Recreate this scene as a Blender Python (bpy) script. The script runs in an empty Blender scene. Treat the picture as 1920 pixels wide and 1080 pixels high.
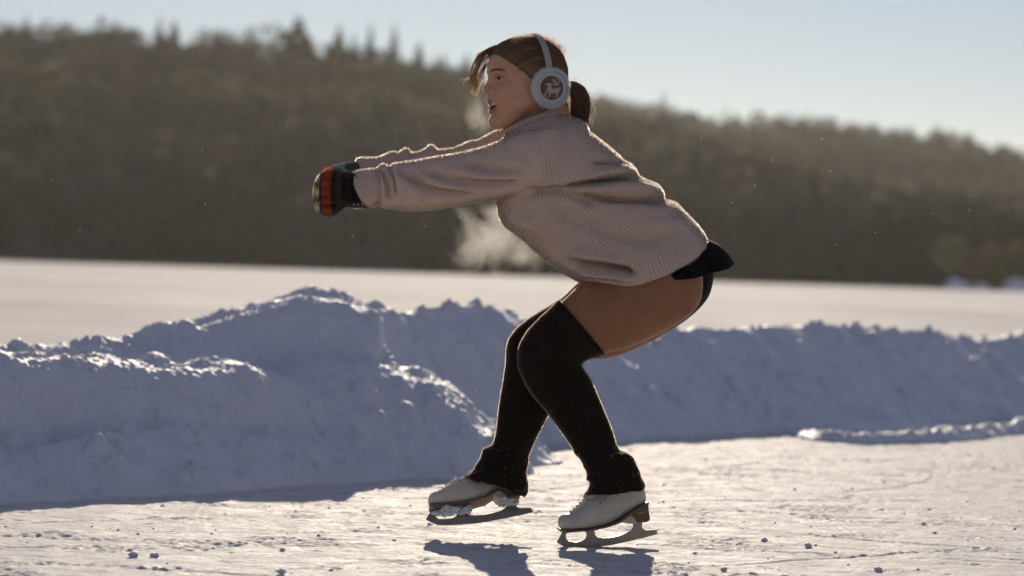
import bpy, math, random
import numpy as np
from mathutils import Vector, Matrix

random.seed(7)
RNG = np.random.default_rng(7)
scene = bpy.context.scene
COL = scene.collection

# ------------------------------------------------------------------ camera
LENS = 100.0
FPX = LENS / 36.0 * 1920.0
CAM = np.array([0.0, -7.73, 0.75])
PITCH = math.radians(0.43)
ROLL = math.radians(1.72)
FW = np.array([0, math.cos(PITCH), -math.sin(PITCH)])
R0 = np.array([1.0, 0, 0])
U0 = np.array([0, math.sin(PITCH), math.cos(PITCH)])
RT = math.cos(ROLL) * R0 + math.sin(ROLL) * U0
UP = -math.sin(ROLL) * R0 + math.cos(ROLL) * U0
cam_data = bpy.data.cameras.new('camera')
cam_data.lens = LENS
cam_data.sensor_width = 36.0
cam_data.clip_start = 0.1
cam_data.clip_end = 20000
cam_data.dof.use_dof = True
cam_data.dof.focus_distance = 7.70
cam_data.dof.aperture_fstop = 2.9
cam = bpy.data.objects.new('camera', cam_data)
COL.objects.link(cam)
cam.matrix_world = Matrix(((RT[0], UP[0], -FW[0], CAM[0]), (RT[1], UP[1], -FW[1], CAM[1]),
                           (RT[2], UP[2], -FW[2], CAM[2]), (0, 0, 0, 1)))
scene.camera = cam

# ------------------------------------------------------------------ sky, sun, exposure
SUN_EL = math.radians(16.5)
SUN_AZ = math.radians(0.0)
world = bpy.data.worlds.new('World')
scene.world = world
world.use_nodes = True
wt = world.node_tree
for n in list(wt.nodes):
    wt.nodes.remove(n)
sky = wt.nodes.new('ShaderNodeTexSky')
sky.sky_type = 'NISHITA'
sky.sun_disc = False
sky.sun_elevation = SUN_EL
sky.sun_rotation = SUN_AZ
sky.altitude = 100
sky.air_density = 1.0
sky.dust_density = 0.1
sky.ozone_density = 2.0
bg = wt.nodes.new('ShaderNodeBackground')
bg.inputs['Strength'].default_value = 0.05
wo = wt.nodes.new('ShaderNodeOutputWorld')
# tinted clear sky plus an even pale glow added as fill for the shade
stint = wt.nodes.new('ShaderNodeMix'); stint.data_type = 'RGBA'; stint.blend_type = 'MULTIPLY'
stint.inputs[0].default_value = 1.0
stint.inputs[7].default_value = (0.30, 0.50, 0.74, 1)
wt.links.new(sky.outputs[0], stint.inputs[6]); wt.links.new(stint.outputs[2], bg.inputs[0])
bg2 = wt.nodes.new('ShaderNodeBackground')
bg2.inputs['Color'].default_value = (0.125, 0.118, 0.145, 1)
bg2.inputs['Strength'].default_value = 1.0
addw = wt.nodes.new('ShaderNodeAddShader')
wt.links.new(bg.outputs[0], addw.inputs[0]); wt.links.new(bg2.outputs[0], addw.inputs[1])
wt.links.new(addw.outputs[0], wo.inputs[0])
sl = bpy.data.lights.new('sun', 'SUN')
sl.energy = 4.8
sl.angle = math.radians(0.5)
sl.color = (1.0, 0.85, 0.67)
sun = bpy.data.objects.new('sun', sl)
COL.objects.link(sun)
sun.rotation_euler = (-(math.pi / 2 - SUN_EL), 0, 0)
sun.location = (0, 30, 12)
scene.view_settings.view_transform = 'Standard'
scene.view_settings.look = 'None'
scene.view_settings.exposure = 0.1
scene.view_settings.gamma = 1.0
scene.cycles.use_denoising = True
scene.cycles.max_bounces = 8
scene.cycles.volume_bounces = 0
scene.cycles.transparent_max_bounces = 12
scene.cycles.sample_clamp_indirect = 6.0

# ------------------------------------------------------------------ helpers
def P(px, py, Y=0.0):
    """pixel of the 1920x1080 photograph -> world point in the plane y = Y"""
    d = FW * FPX + RT * (px - 960.0) + UP * (540.0 - py)
    return CAM + d * ((Y - CAM[1]) / d[1])

def PX(co):
    r = co - CAM
    z = r @ FW
    return 960 + FPX * (r @ RT) / z, 540 - FPX * (r @ UP) / z

def tag(o, label=None, cat=None, group=None, kind=None):
    if label: o['label'] = label
    if cat: o['category'] = cat
    if group: o['group'] = group
    if kind: o['kind'] = kind
    return o

def link(name, me, mats=(), parent=None):
    o = bpy.data.objects.new(name, me)
    COL.objects.link(o)
    for m in mats if isinstance(mats, (list, tuple)) else [mats]:
        me.materials.append(m)
    if parent is not None:
        o.parent = parent
        o.matrix_parent_inverse = parent.matrix_world.inverted() if parent.type != 'EMPTY' else \
            Matrix.LocRotScale(parent.location, parent.rotation_euler, parent.scale).inverted()
    return o

def empty(name, loc):
    o = bpy.data.objects.new(name, None)
    COL.objects.link(o)
    o.location = loc
    o.empty_display_size = 0.1
    return o

def mesh_np(name, V, F, smooth=True, attrs=None, mat_idx=None):
    """F: (n,3)/(n,4) array or list of such arrays"""
    me = bpy.data.meshes.new(name)
    V = np.asarray(V, dtype=np.float32)
    Fs = F if isinstance(F, list) else [F]
    Fs = [np.asarray(f, dtype=np.int32) for f in Fs if len(f)]
    nl = sum(f.size for f in Fs)
    nf = sum(len(f) for f in Fs)
    me.vertices.add(len(V)); me.vertices.foreach_set('co', V.ravel())
    me.loops.add(nl); me.loops.foreach_set('vertex_index', np.concatenate([f.ravel() for f in Fs]))
    starts, tot = [], 0
    for f in Fs:
        k = f.shape[1]
        starts.append(tot + np.arange(len(f)) * k); tot += f.size
    me.polygons.add(nf)
    me.polygons.foreach_set('loop_start', np.concatenate(starts).astype(np.int32))
    me.update(calc_edges=True)
    me.validate()
    if smooth:
        me.polygons.foreach_set('use_smooth', np.ones(len(me.polygons), dtype=bool))
    if mat_idx is not None and len(mat_idx) == len(me.polygons):
        me.polygons.foreach_set('material_index', np.asarray(mat_idx, dtype=np.int32))
    if attrs:
        for k, a in attrs.items():
            a = np.asarray(a, dtype=np.float32)
            if a.ndim == 2:
                if a.shape[1] == 3:
                    a = np.hstack([a, np.ones((len(a), 1), dtype=np.float32)])
                at = me.attributes.new(k, 'FLOAT_COLOR', 'POINT'); at.data.foreach_set('color', a.ravel())
            else:
                at = me.attributes.new(k, 'FLOAT', 'POINT'); at.data.foreach_set('value', a)
    return me

def get_mesh(me):
    V = np.empty(len(me.vertices) * 3, dtype=np.float32); me.vertices.foreach_get('co', V)
    V = V.reshape(-1, 3).astype(np.float64)
    nl = len(me.loops)
    L = np.empty(nl, dtype=np.int32); me.loops.foreach_get('vertex_index', L)
    ls = np.empty(len(me.polygons), dtype=np.int32); me.polygons.foreach_get('loop_start', ls)
    lt = np.empty(len(me.polygons), dtype=np.int32); me.polygons.foreach_get('loop_total', lt)
    quads = ls[lt == 4]; tris = ls[lt == 3]
    Q = L[quads[:, None] + np.arange(4)] if len(quads) else np.zeros((0, 4), int)
    T = L[tris[:, None] + np.arange(3)] if len(tris) else np.zeros((0, 3), int)
    return V, Q, T

# ---- value noise
def _hash3(ix, iy, iz, seed):
    h = (ix.astype(np.int64) * 374761393 + iy.astype(np.int64) * 668265263 + iz.astype(np.int64) * 2147483647 + seed * 974634777) & 0xFFFFFFFF
    h = ((h ^ (h >> 13)) * 1274126177) & 0xFFFFFFFF
    h = (h ^ (h >> 16)) & 0xFFFFFFFF
    h = (h * 2246822519) & 0xFFFFFFFF
    return ((h ^ (h >> 15)) & 0xFFFFFF) / float(0xFFFFFF)

def noise3(x, y, z=0.0, seed=0):
    x = np.asarray(x, dtype=np.float64); y = np.asarray(y, dtype=np.float64)
    z = np.broadcast_to(np.asarray(z, dtype=np.float64), x.shape)
    ix, iy, iz = np.floor(x), np.floor(y), np.floor(z)
    fx, fy, fz = x - ix, y - iy, z - iz
    fx = fx * fx * (3 - 2 * fx); fy = fy * fy * (3 - 2 * fy); fz = fz * fz * (3 - 2 * fz)
    r = 0
    flat = not np.any(fz)
    for dx in (0, 1):
        wx = fx if dx else 1 - fx
        for dy in (0, 1):
            wy = fy if dy else 1 - fy
            for dz in ((0,) if flat else (0, 1)):
                wz = fz if dz else 1 - fz
                r = r + wx * wy * wz * _hash3(ix + dx, iy + dy, iz + dz, seed)
    return r * 2 - 1

def fbm(x, y, z=0.0, oct=4, seed=0, gain=0.5, lac=2.03):
    r, a, t = 0, 1.0, 0
    for i in range(oct):
        r = r + a * noise3(x, y, z, seed + i * 17); t += a
        a *= gain; x = x * lac; y = y * lac; z = z * lac
    return r / t

# ---- lofts
def catmull(K, n):
    """K (k,d) -> resampled curve through the keys, n samples per span"""
    K = np.asarray(K, dtype=np.float64)
    E = np.vstack([2 * K[0] - K[1], K, 2 * K[-1] - K[-2]])
    out = []
    for i in range(len(K) - 1):
        p0, p1, p2, p3 = E[i:i + 4]
        t = (np.arange(n) / n)[:, None]
        out.append(0.5 * ((2 * p1) + (-p0 + p2) * t + (2 * p0 - 5 * p1 + 4 * p2 - p3) * t ** 2 + (-p0 + 3 * p1 - 3 * p2 + p3) * t ** 3))
    out.append(K[-1:])
    return np.vstack(out)

def loft_rings(C, E1, E2, seg=40, ex=2.0, cap=True):
    n = len(C)
    ph = np.linspace(0, 2 * np.pi, seg, endpoint=False)
    c = np.sign(np.cos(ph)) * np.abs(np.cos(ph)) ** (2 / ex)
    s = np.sign(np.sin(ph)) * np.abs(np.sin(ph)) ** (2 / ex)
    V = C[:, None] + c[None, :, None] * E1[:, None] + s[None, :, None] * E2[:, None]
    V = V.reshape(-1, 3)
    i = np.arange(n - 1)[:, None] * seg; j = np.arange(seg)[None]; jn = (j + 1) % seg
    Q = np.stack([i + j, i + jn, i + seg + jn, i + seg + j], -1).reshape(-1, 4)
    T = np.zeros((0, 3), int)
    if cap:
        V = np.vstack([V, C[0], C[-1]]); a = n * seg
        j = np.arange(seg); jn = (j + 1) % seg
        T = np.vstack([np.stack([np.full(seg, a), jn, j], -1), np.stack([np.full(seg, a + 1), (n - 1) * seg + j, (n - 1) * seg + jn], -1)])
    return V, Q, T

def loft(st, per=6, seg=40, ex=2.0, cap=True):
    """st rows: ax,ay,bx,by,Y,T[,cx,cy] in photo pixels; Y, T in metres"""
    C, E1, E2 = [], [], []
    for s in st:
        ax, ay, bx, by, Y, T = s[:6]
        A = P(ax, ay, Y); B = P(bx, by, Y)
        c = (A + B) / 2
        e2 = np.array([0, -T, 0.0])
        if len(s) > 6:
            e2 = P(s[6], s[7], Y - T) - c
        C.append(c); E1.append((A - B) / 2); E2.append(e2)
    K = np.hstack([C, E1, E2])
    K = catmull(K, per)
    return loft_rings(K[:, :3], K[:, 3:6], K[:, 6:9], seg, ex, cap)

def join_np(parts):
    Vs, Qs, Ts, o = [], [], [], 0
    for p in parts:
        V, Q, T = p
        Vs.append(V); Qs.append(np.asarray(Q).reshape(-1, 4) + o); Ts.append(np.asarray(T).reshape(-1, 3) + o); o += len(V)
    return np.vstack(Vs), np.vstack(Qs), np.vstack(Ts)

def remesh(parts, voxel):
    V, Q, T = join_np(parts)
    me = mesh_np('tmp', V, [Q, T])
    o = bpy.data.objects.new('tmp', me); COL.objects.link(o)
    # make normals consistent so the union is solid
    import bmesh
    bm = bmesh.new(); bm.from_mesh(me); bmesh.ops.recalc_face_normals(bm, faces=bm.faces); bm.to_mesh(me); bm.free()
    m = o.modifiers.new('r', 'REMESH'); m.mode = 'VOXEL'; m.voxel_size = voxel; m.adaptivity = 0
    dg = bpy.context.evaluated_depsgraph_get()
    em = bpy.data.meshes.new_from_object(o.evaluated_get(dg))
    r = get_mesh(em)
    bpy.data.objects.remove(o); bpy.data.meshes.remove(me); bpy.data.meshes.remove(em)
    return r

def edges_of(Q, T):
    e = []
    if len(Q): e += [Q[:, [0, 1]], Q[:, [1, 2]], Q[:, [2, 3]], Q[:, [3, 0]]]
    if len(T): e += [T[:, [0, 1]], T[:, [1, 2]], T[:, [2, 0]]]
    return np.vstack(e)

def smooth_np(V, Q, T, it=5, lam=0.5, taubin=True, w=None):
    E = edges_of(Q, T)
    n = len(V)
    deg = np.maximum(np.bincount(E[:, 0], minlength=n) + np.bincount(E[:, 1], minlength=n), 1)
    for k in range(it):
        for l in ((lam, -lam * 1.03) if taubin else (lam,)):
            S = np.zeros_like(V)
            for d in range(3):
                S[:, d] = np.bincount(E[:, 0], V[E[:, 1], d], n) + np.bincount(E[:, 1], V[E[:, 0], d], n)
            D = (S / deg[:, None] - V) * l
            V = V + (D if w is None else D * w[:, None])
    return V

def normals_np(V, Q, T):
    N = np.zeros_like(V)
    if len(Q):
        n = np.cross(V[Q[:, 2]] - V[Q[:, 0]], V[Q[:, 3]] - V[Q[:, 1]])
        for k in range(4):
            for d in range(3): N[:, d] += np.bincount(Q[:, k], n[:, d], len(V))
    if len(T):
        n = np.cross(V[T[:, 1]] - V[T[:, 0]], V[T[:, 2]] - V[T[:, 0]])
        for k in range(3):
            for d in range(3): N[:, d] += np.bincount(T[:, k], n[:, d], len(V))
    return N / np.maximum(np.linalg.norm(N, axis=1), 1e-12)[:, None]

# ---- signed distance modelling
def surface_nets(f, org, h):
    nx, ny, nz = f.shape
    s = f < 0
    acc = np.zeros((nx - 1, ny - 1, nz - 1, 3), dtype=np.float32)
    cnt = np.zeros((nx - 1, ny - 1, nz - 1), dtype=np.float32)
    def sl(o):
        return tuple(slice(o[a], f.shape[a] - 1 + o[a]) for a in range(3))
    for ax in range(3):
        o1, o2 = [a for a in range(3) if a != ax]
        for u in (0, 1):
            for v in (0, 1):
                p = [0, 0, 0]; p[o1] = u; p[o2] = v
                q = list(p); q[ax] = 1
                a, b = f[sl(p)], f[sl(q)]
                m = (a < 0) != (b < 0)
                t = np.where(m, a / np.where(m, a - b, 1), 0)
                cnt += m
                acc[..., o1] += m * u; acc[..., o2] += m * v; acc[..., ax] += t
    act = cnt > 0
    idx = np.full(act.shape, -1, dtype=np.int64); idx[act] = np.arange(act.sum())
    I = np.argwhere(act)
    V = (I + acc[act] / cnt[act][:, None]) * h + np.asarray(org)
    quads = []
    for ax in range(3):
        o1, o2 = [(1, 2), (2, 0), (0, 1)][ax]
        a = np.take(s, range(f.shape[ax] - 1), ax); b = np.take(s, range(1, f.shape[ax]), ax)
        E = np.argwhere(a != b)
        ok = (E[:, o1] > 0) & (E[:, o2] > 0) & (E[:, o1] < f.shape[o1] - 1) & (E[:, o2] < f.shape[o2] - 1)
        E = E[ok]; flip = a[tuple(E.T)]
        def cell(d1, d2):
            c = E.copy(); c[:, o1] -= d1; c[:, o2] -= d2
            return idx[tuple(c.T)]
        q = np.stack([cell(1, 1), cell(0, 1), cell(0, 0), cell(1, 0)], -1)
        q[~flip] = q[~flip][:, ::-1]
        quads.append(q)
    return V, np.vstack(quads), np.zeros((0, 3), int)

def sd_ell(p, c, r):
    q = (p - np.array(c)) / np.array(r)
    k0 = np.sqrt((q ** 2).sum(-1)); k1 = np.sqrt(((q / np.array(r)) ** 2).sum(-1))
    return k0 * (k0 - 1) / np.maximum(k1, 1e-6)

def sd_cone(p, a, b, ra, rb):
    a = np.array(a, float); b = np.array(b, float)
    ab = b - a; t = np.clip(((p - a) @ ab) / (ab @ ab), 0, 1)
    return np.sqrt(((p - a - t[..., None] * ab) ** 2).sum(-1)) - (ra + (rb - ra) * t)

def smin(a, b, k):
    h = np.maximum(k - np.abs(a - b), 0) / k
    return np.minimum(a, b) - h * h * k * 0.25

def smax(a, b, k):
    return -smin(-a, -b, k)

def tubes(paths, radii, sides=3):
    """paths: (n,m,3) array, radii (n,m) -> joined thin tubes"""
    paths = np.asarray(paths); n, m, _ = paths.shape
    tan = np.gradient(paths, axis=1); tan /= np.maximum(np.linalg.norm(tan, axis=2, keepdims=True), 1e-9)
    ref = np.where(np.abs(tan[..., 2:3]) > 0.9, np.array([1.0, 0, 0]), np.array([0, 0, 1.0]))
    a = np.cross(tan, ref); a /= np.maximum(np.linalg.norm(a, axis=2, keepdims=True), 1e-9)
    b = np.cross(tan, a)
    ph = np.linspace(0, 2 * np.pi, sides, endpoint=False)
    V = paths[:, :, None] + radii[:, :, None, None] * (np.cos(ph)[None, None, :, None] * a[:, :, None] + np.sin(ph)[None, None, :, None] * b[:, :, None])
    V = V.reshape(-1, 3)
    base = (np.arange(n) * m * sides)[:, None, None] + (np.arange(m - 1) * sides)[None, :, None]
    j = np.arange(sides)[None, None]; jn = (j + 1) % sides
    Q = np.stack([base + j, base + jn, base + sides + jn, base + sides + j], -1).reshape(-1, 4)
    return V, Q, np.zeros((0, 3), int)

def poly_extrude(name, loops, depth, bevel=0.0):
    """2-D loops [(x,y)..] (outer + holes) -> solid slab mesh in local XY, thickness +-depth"""
    cu = bpy.data.curves.new(name, 'CURVE'); cu.dimensions = '2D'; cu.fill_mode = 'BOTH'
    cu.extrude = max(depth - bevel, 0.0001); cu.bevel_depth = bevel; cu.bevel_resolution = 1
    for lp in loops:
        s = cu.splines.new('POLY'); s.points.add(len(lp) - 1); s.use_cyclic_u = True
        for k, (x, y) in enumerate(lp): s.points[k].co = (x, y, 0, 1)
    o = bpy.data.objects.new('tmpc', cu); COL.objects.link(o)
    dg = bpy.context.evaluated_depsgraph_get()
    me = bpy.data.meshes.new_from_object(o.evaluated_get(dg))
    bpy.data.objects.remove(o); bpy.data.curves.remove(cu)
    me.name = name
    return me

# ---- materials
class NT:
    def __init__(s, name):
        s.m = bpy.data.materials.new(name); s.m.use_nodes = True; s.t = s.m.node_tree
        for n in list(s.t.nodes): s.t.nodes.remove(n)
        s.out = s.n('ShaderNodeOutputMaterial')
    def n(s, ty, **kw):
        nd = s.t.nodes.new(ty)
        for k, v in kw.items():
            if k.startswith('i_'):
                key = k[2:].replace('_', ' ')
                nd.inputs[key].default_value = v
            else: setattr(nd, k, v)
        return nd
    def l(s, a, b): s.t.links.new(a, b)
    def noise(s, scale, detail=4, rough=0.55, vec=None, dist=0.0):
        nd = s.n('ShaderNodeTexNoise'); nd.inputs['Scale'].default_value = scale; nd.inputs['Detail'].default_value = detail
        nd.inputs['Roughness'].default_value = rough; nd.inputs['Distortion'].default_value = dist
        if vec is not None: s.l(vec, nd.inputs['Vector'])
        return nd.outputs['Fac']
    def ramp(s, fac, stops):
        r = s.n('ShaderNodeValToRGB'); s.l(fac, r.inputs[0]); cr = r.color_ramp
        while len(cr.elements) < len(stops): cr.elements.new(0.5)
        for e, (p, c) in zip(cr.elements, stops):
            e.position = p; e.color = (c, c, c, 1) if isinstance(c, (int, float)) else tuple(c) + (1,)
        return r.outputs[0]
    def math(s, op, a, b=None):
        nd = s.n('ShaderNodeMath', operation=op)
        for k, v in enumerate((a, b)):
            if v is None: continue
            if isinstance(v, (int, float)): nd.inputs[k].default_value = v
            else: s.l(v, nd.inputs[k])
        return nd.outputs[0]
    def mix(s, fac, a, b, blend='MIX'):
        nd = s.n('ShaderNodeMix', data_type='RGBA', blend_type=blend)
        for i, v in ((0, fac), (6, a), (7, b)):
            if isinstance(v, (int, float)): nd.inputs[i].default_value = v
            elif isinstance(v, tuple): nd.inputs[i].default_value = tuple(v) + (1,)
            else: s.l(v, nd.inputs[i])
        return nd.outputs[2]
    def coord(s, kind='Object', scale=None):
        c = s.n('ShaderNodeTexCoord').outputs[kind]
        if scale:
            m = s.n('ShaderNodeMapping'); m.inputs['Scale'].default_value = scale; s.l(c, m.inputs[0]); c = m.outputs[0]
        return c
    def attr(s, name):
        a = s.n('ShaderNodeAttribute'); a.attribute_name = name; return a
    def bump(s, h, strength=0.5, dist=0.01, prev=None):
        b = s.n('ShaderNodeBump'); b.inputs['Strength'].default_value = strength; b.inputs['Distance'].default_value = dist
        s.l(h, b.inputs['Height'])
        if prev is not None: s.l(prev, b.inputs['Normal'])
        return b.outputs[0]
    def bsdf(s, color=(0.5, 0.5, 0.5), rough=0.6, metal=0.0, spec=0.5, normal=None, **kw):
        b = s.n('ShaderNodeBsdfPrincipled')
        if isinstance(color, tuple): b.inputs['Base Color'].default_value = tuple(color) + (1,)
        else: s.l(color, b.inputs['Base Color'])
        if isinstance(rough, (int, float)): b.inputs['Roughness'].default_value = rough
        else: s.l(rough, b.inputs['Roughness'])
        b.inputs['Metallic'].default_value = metal
        b.inputs['Specular IOR Level'].default_value = spec
        for k, v in kw.items():
            b.inputs[k.replace('_', ' ')].default_value = v
        if normal is not None: s.l(normal, b.inputs['Normal'])
        return b
    def surf(s, sh):
        s.l(sh.outputs[0] if hasattr(sh, 'outputs') else sh, s.out.inputs['Surface']); return s.m
    def add_translucent(s, b, color, fac, normal=None):
        tr = s.n('ShaderNodeBsdfTranslucent')
        if isinstance(color, tuple): tr.inputs[0].default_value = tuple(color) + (1,)
        else: s.l(color, tr.inputs[0])
        mx = s.n('ShaderNodeMixShader'); mx.inputs[0].default_value = fac
        s.l(b.outputs[0], mx.inputs[1]); s.l(tr.outputs[0], mx.inputs[2])
        return mx

# ================================================================== SETTING
def make_snow_mat(name, base=(0.80, 0.81, 0.83), fine=260, sparkle=True, dirt=0.0, tint=(0.62, 0.60, 0.56)):
    t = NT(name)
    co = t.coord('Object')
    n1 = t.noise(6, 5, 0.6, co); n2 = t.noise(fine, 3, 0.7, co); n3 = t.noise(40, 4, 0.65, co)
    col = t.mix(t.ramp(n1, [(0.35, 0.0), (0.75, 1.0)]), base, tuple(0.93 * c for c in base))
    if dirt:
        col = t.mix(t.math('MULTIPLY', t.ramp(n3, [(0.5, 0.0), (0.72, 1.0)]), dirt), col, tint)
    h = t.math('ADD', t.math('MULTIPLY', n3, 1.0), t.math('MULTIPLY', n2, 0.35))
    vo = t.n('ShaderNodeTexVoronoi'); vo.inputs['Scale'].default_value = 34; t.l(co, vo.inputs['Vector'])
    h = t.math('ADD', h, t.math('MULTIPLY', t.math('MULTIPLY', vo.outputs['Distance'], -1.0), t.ramp(n1, [(.45, 0.), (.6, 1.)])))
    nm = t.bump(h, 0.75, 0.018)
    b = t.bsdf(col, 0.55, spec=0.35, normal=nm, Subsurface_Weight=0.12, Subsurface_Scale=0.01)
    b.inputs['Subsurface Radius'].default_value = (1.0, 1.1, 1.3)
    return t.surf(b)

# ---- frozen lake out to the horizon
def build_lake():
    rows = np.concatenate([np.linspace(-60, 20, 30), np.linspace(24, 260, 60), np.linspace(270, 4000, 30)])
    cols = np.concatenate([np.linspace(-3000, -120, 20), np.linspace(-110, 110, 60), np.linspace(120, 3000, 20)])
    X, Y = np.meshgrid(cols, rows)
    Z = -0.03 + 0.0 * X
    V = np.stack([X, Y, Z], -1).reshape(-1, 3)
    nr, nc = X.shape
    i = np.arange(nr - 1)[:, None] * nc + np.arange(nc - 1)[None]
    Q = np.stack([i, i + 1, i + nc + 1, i + nc], -1).reshape(-1, 4)
    t = NT('lake_snow')
    co = t.coord('Object', (0.25, 0.06, 1))
    n = t.noise(1.0, 6, 0.6, co)
    c2 = t.coord('Object', (1.0, 0.35, 1)); n2 = t.noise(1.2, 5, 0.6, c2)
    n3 = t.noise(1.0, 4, 0.55, t.coord('Object', (0.03, 0.085, 1)))
    s = t.math('ADD', t.math('MULTIPLY', n, 0.35), t.math('ADD', t.math('MULTIPLY', n2, 0.2), t.math('MULTIPLY', n3, 0.45)))
    col = t.mix(t.ramp(s, [(0.42, 0.0), (0.50, 0.45), (0.57, 1.0)]), (0.44, 0.425, 0.41), (0.70, 0.69, 0.675))
    nm = t.bump(t.noise(2.5, 6, 0.65, t.coord('Object')), 0.6, 0.08)
    b = t.bsdf(col, 0.9, spec=0.10, normal=nm)
    me = mesh_np('frozen_lake', V, Q)
    tag(link('frozen_lake', me, t.surf(b)), 'flat snow covered frozen lake stretching to the wooded far shore', None, kind='structure')
build_lake()

# ---- scraped rink ice in the foreground: fine relief, skate gouges
def ice_height(X, Y):
    z = 0.0035 * fbm(X * 6, Y * 6, oct=3, seed=3)
    z = z + 0.0030 * fbm(X * 22, Y * 30, oct=4, seed=11, gain=0.6)
    cr = fbm(X * 5, Y * 9, oct=4, seed=31)
    m = np.clip((cr - 0.12) * 5, 0, 1)
    z = z + m * 0.0060 * fbm(X * 60, Y * 75, oct=2, seed=41)
    # broad shallow plough ridges along the rink
    z = z + 0.0015 * np.clip(fbm(X * 1.6 + 3, (Y + 0.12 * X) * 5.5, oct=3, seed=8), 0, 1)
    return z

def build_rink():
    xs = np.linspace(-3.2, 4.6, 1150)
    d = [5.2]
    while d[-1] < 19.0:
        d.append(d[-1] + 0.0085 * (d[-1] / 7.0) ** 1.35)
    ys = np.array(d) - 7.73
    X, Y = np.meshgrid(xs, ys)
    Z = ice_height(X, Y)
    rg = np.random.default_rng(5)
    # curved skate gouges: thin grooves with a raised lip
    for k in range(38):
        cx, cy = rg.uniform(-1.6, 2.2), rg.uniform(-1.3, 3.5)
        L = rg.uniform(0.3, 3.0); a = rg.normal(0, 0.45) if k % 3 else rg.uniform(0.6, 2.4); cur = rg.normal(0, 0.25)
        ca, sa = math.cos(a), math.sin(a)
        ix = (xs > cx - L) & (xs < cx + L); iy = (ys > cy - L) & (ys < cy + L)
        if not ix.any() or not iy.any(): continue
        sub = np.ix_(iy, ix)
        u = (X[sub] - cx) * ca + (Y[sub] - cy) * sa
        v = -(X[sub] - cx) * sa + (Y[sub] - cy) * ca - cur * u * u
        f = np.clip(1 - np.abs(u) / (L * 0.5), 0, 1) ** 0.5
        Z[sub] += f * (-0.0028 * np.exp(-(v / 0.005) ** 2) + 0.0028 * np.exp(-((v - 0.013) / 0.008) ** 2))
    V = np.stack([X, Y, Z], -1).reshape(-1, 3)
    nr, nc = X.shape
    i = np.arange(nr - 1)[:, None] * nc + np.arange(nc - 1)[None]
    Q = np.stack([i, i + 1, i + nc + 1, i + nc], -1).reshape(-1, 4)
    t = NT('rink_ice')
    co = t.coord('Object', (1.0, 1.6, 1))
    n1 = t.noise(7, 6, 0.65, co); n2 = t.noise(38, 5, 0.7, co); n3 = t.noise(300, 2, 0.7, co)
    sc = t.noise(9, 5, 0.7, t.coord('Object', (0.5, 7.0, 1)))
    s = t.math('ADD', t.math('MULTIPLY', n1, 0.45), t.math('ADD', t.math('MULTIPLY', n2, 0.35), t.math('MULTIPLY', sc, 0.2)))
    col = t.mix(t.ramp(s, [(0.40, 1.0), (0.47, 0.3), (0.55, 0.0)]), (0.69, 0.685, 0.67), (0.40, 0.405, 0.40))
    sp = t.noise(110, 3, .8, co); sp2 = t.noise(22, 4, .75, t.coord('Object', (.8, 2.2, 1)))
    col = t.mix(t.ramp(sp, [(.36, .45), (.50, 0.)]), col, (.34, .35, .36))
    col = t.mix(t.ramp(sp2, [(.33, .8), (.41, 0.)]), col, (.22, .24, .25))
    rough = t.ramp(s, [(0.36, 0.55), (0.56, 0.8)])
    h = t.math('ADD', t.math('MULTIPLY', n2, 1.0), t.math('MULTIPLY', n3, 0.35))
    nm = t.bump(h, 0.8, 0.010)
    b = t.bsdf(col, rough, spec=0.2, normal=nm)
    me = mesh_np('rink_ice', V, Q)
    tag(link('rink_ice', me, t.surf(b)), 'scraped skating rink ice with snow dust and blade scratches', None, kind='structure')
build_rink()

# ---- ploughed snow banks
SNOW = make_snow_mat('bank_snow', (0.80, 0.82, 0.86), dirt=0.35)

def ridge_eval(X, Y, pts, wf, wb, pf=1.3, pb=1.2):
    """pts rows: x,y,h[,front width]; height field of a ridge along that polyline"""
    P_ = np.asarray(pts)
    best = np.full(X.shape, 1e9); H = np.zeros(X.shape); side = np.zeros(X.shape); WF = np.zeros(X.shape)
    for a, b in zip(P_[:-1], P_[1:]):
        d = b[:2] - a[:2]; L2 = d @ d
        t = np.clip(((X - a[0]) * d[0] + (Y - a[1]) * d[1]) / L2, 0, 1)
        dx = X - a[0] - t * d[0]; dy = Y - a[1] - t * d[1]
        dist = np.sqrt(dx * dx + dy * dy)
        m = dist < best
        best = np.where(m, dist, best); H = np.where(m, a[2] + (b[2] - a[2]) * t, H)
        side = np.where(m, d[0] * dy - d[1] * dx, side)
        wa = a[3] if len(a) > 3 else wf; wb_ = b[3] if len(b) > 3 else wf
        WF = np.where(m, wa + (wb_ - wa) * t, WF)
    w = np.where(side < 0, WF, wb)
    q = np.clip(1 - best / w, 0, 1)
    prof = np.where(side < 0, 1 - (1 - q) ** pf, 1 - (1 - q) ** pb)
    return H * prof, best, side

def pix_ridge(pts):
    out = []
    for p in pts:
        px, py, d = p[:3]
        w = P(px, py, d - 7.73)
        out.append([w[0], w[1], max(w[2], 0.02)] + list(p[3:]))
    return out

def grid_mesh(name, X, Y, Z, mat, label, cat, smooth=True):
    V = np.stack([X, Y, Z], -1).reshape(-1, 3)
    nr, nc = X.shape
    i = np.arange(nr - 1)[:, None] * nc + np.arange(nc - 1)[None]
    Q = np.stack([i, i + 1, i + nc + 1, i + nc], -1).reshape(-1, 4)
    zq = Z.reshape(-1)[Q].max(axis=1)
    Q = Q[zq > -0.02]
    used = np.zeros(len(V), bool); used[Q.ravel()] = True
    mp = np.cumsum(used) - 1
    me = mesh_np(name, V[used], mp[Q], smooth)
    o = link(name, me, mat)
    tag(o, label, cat)
    return o

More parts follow.
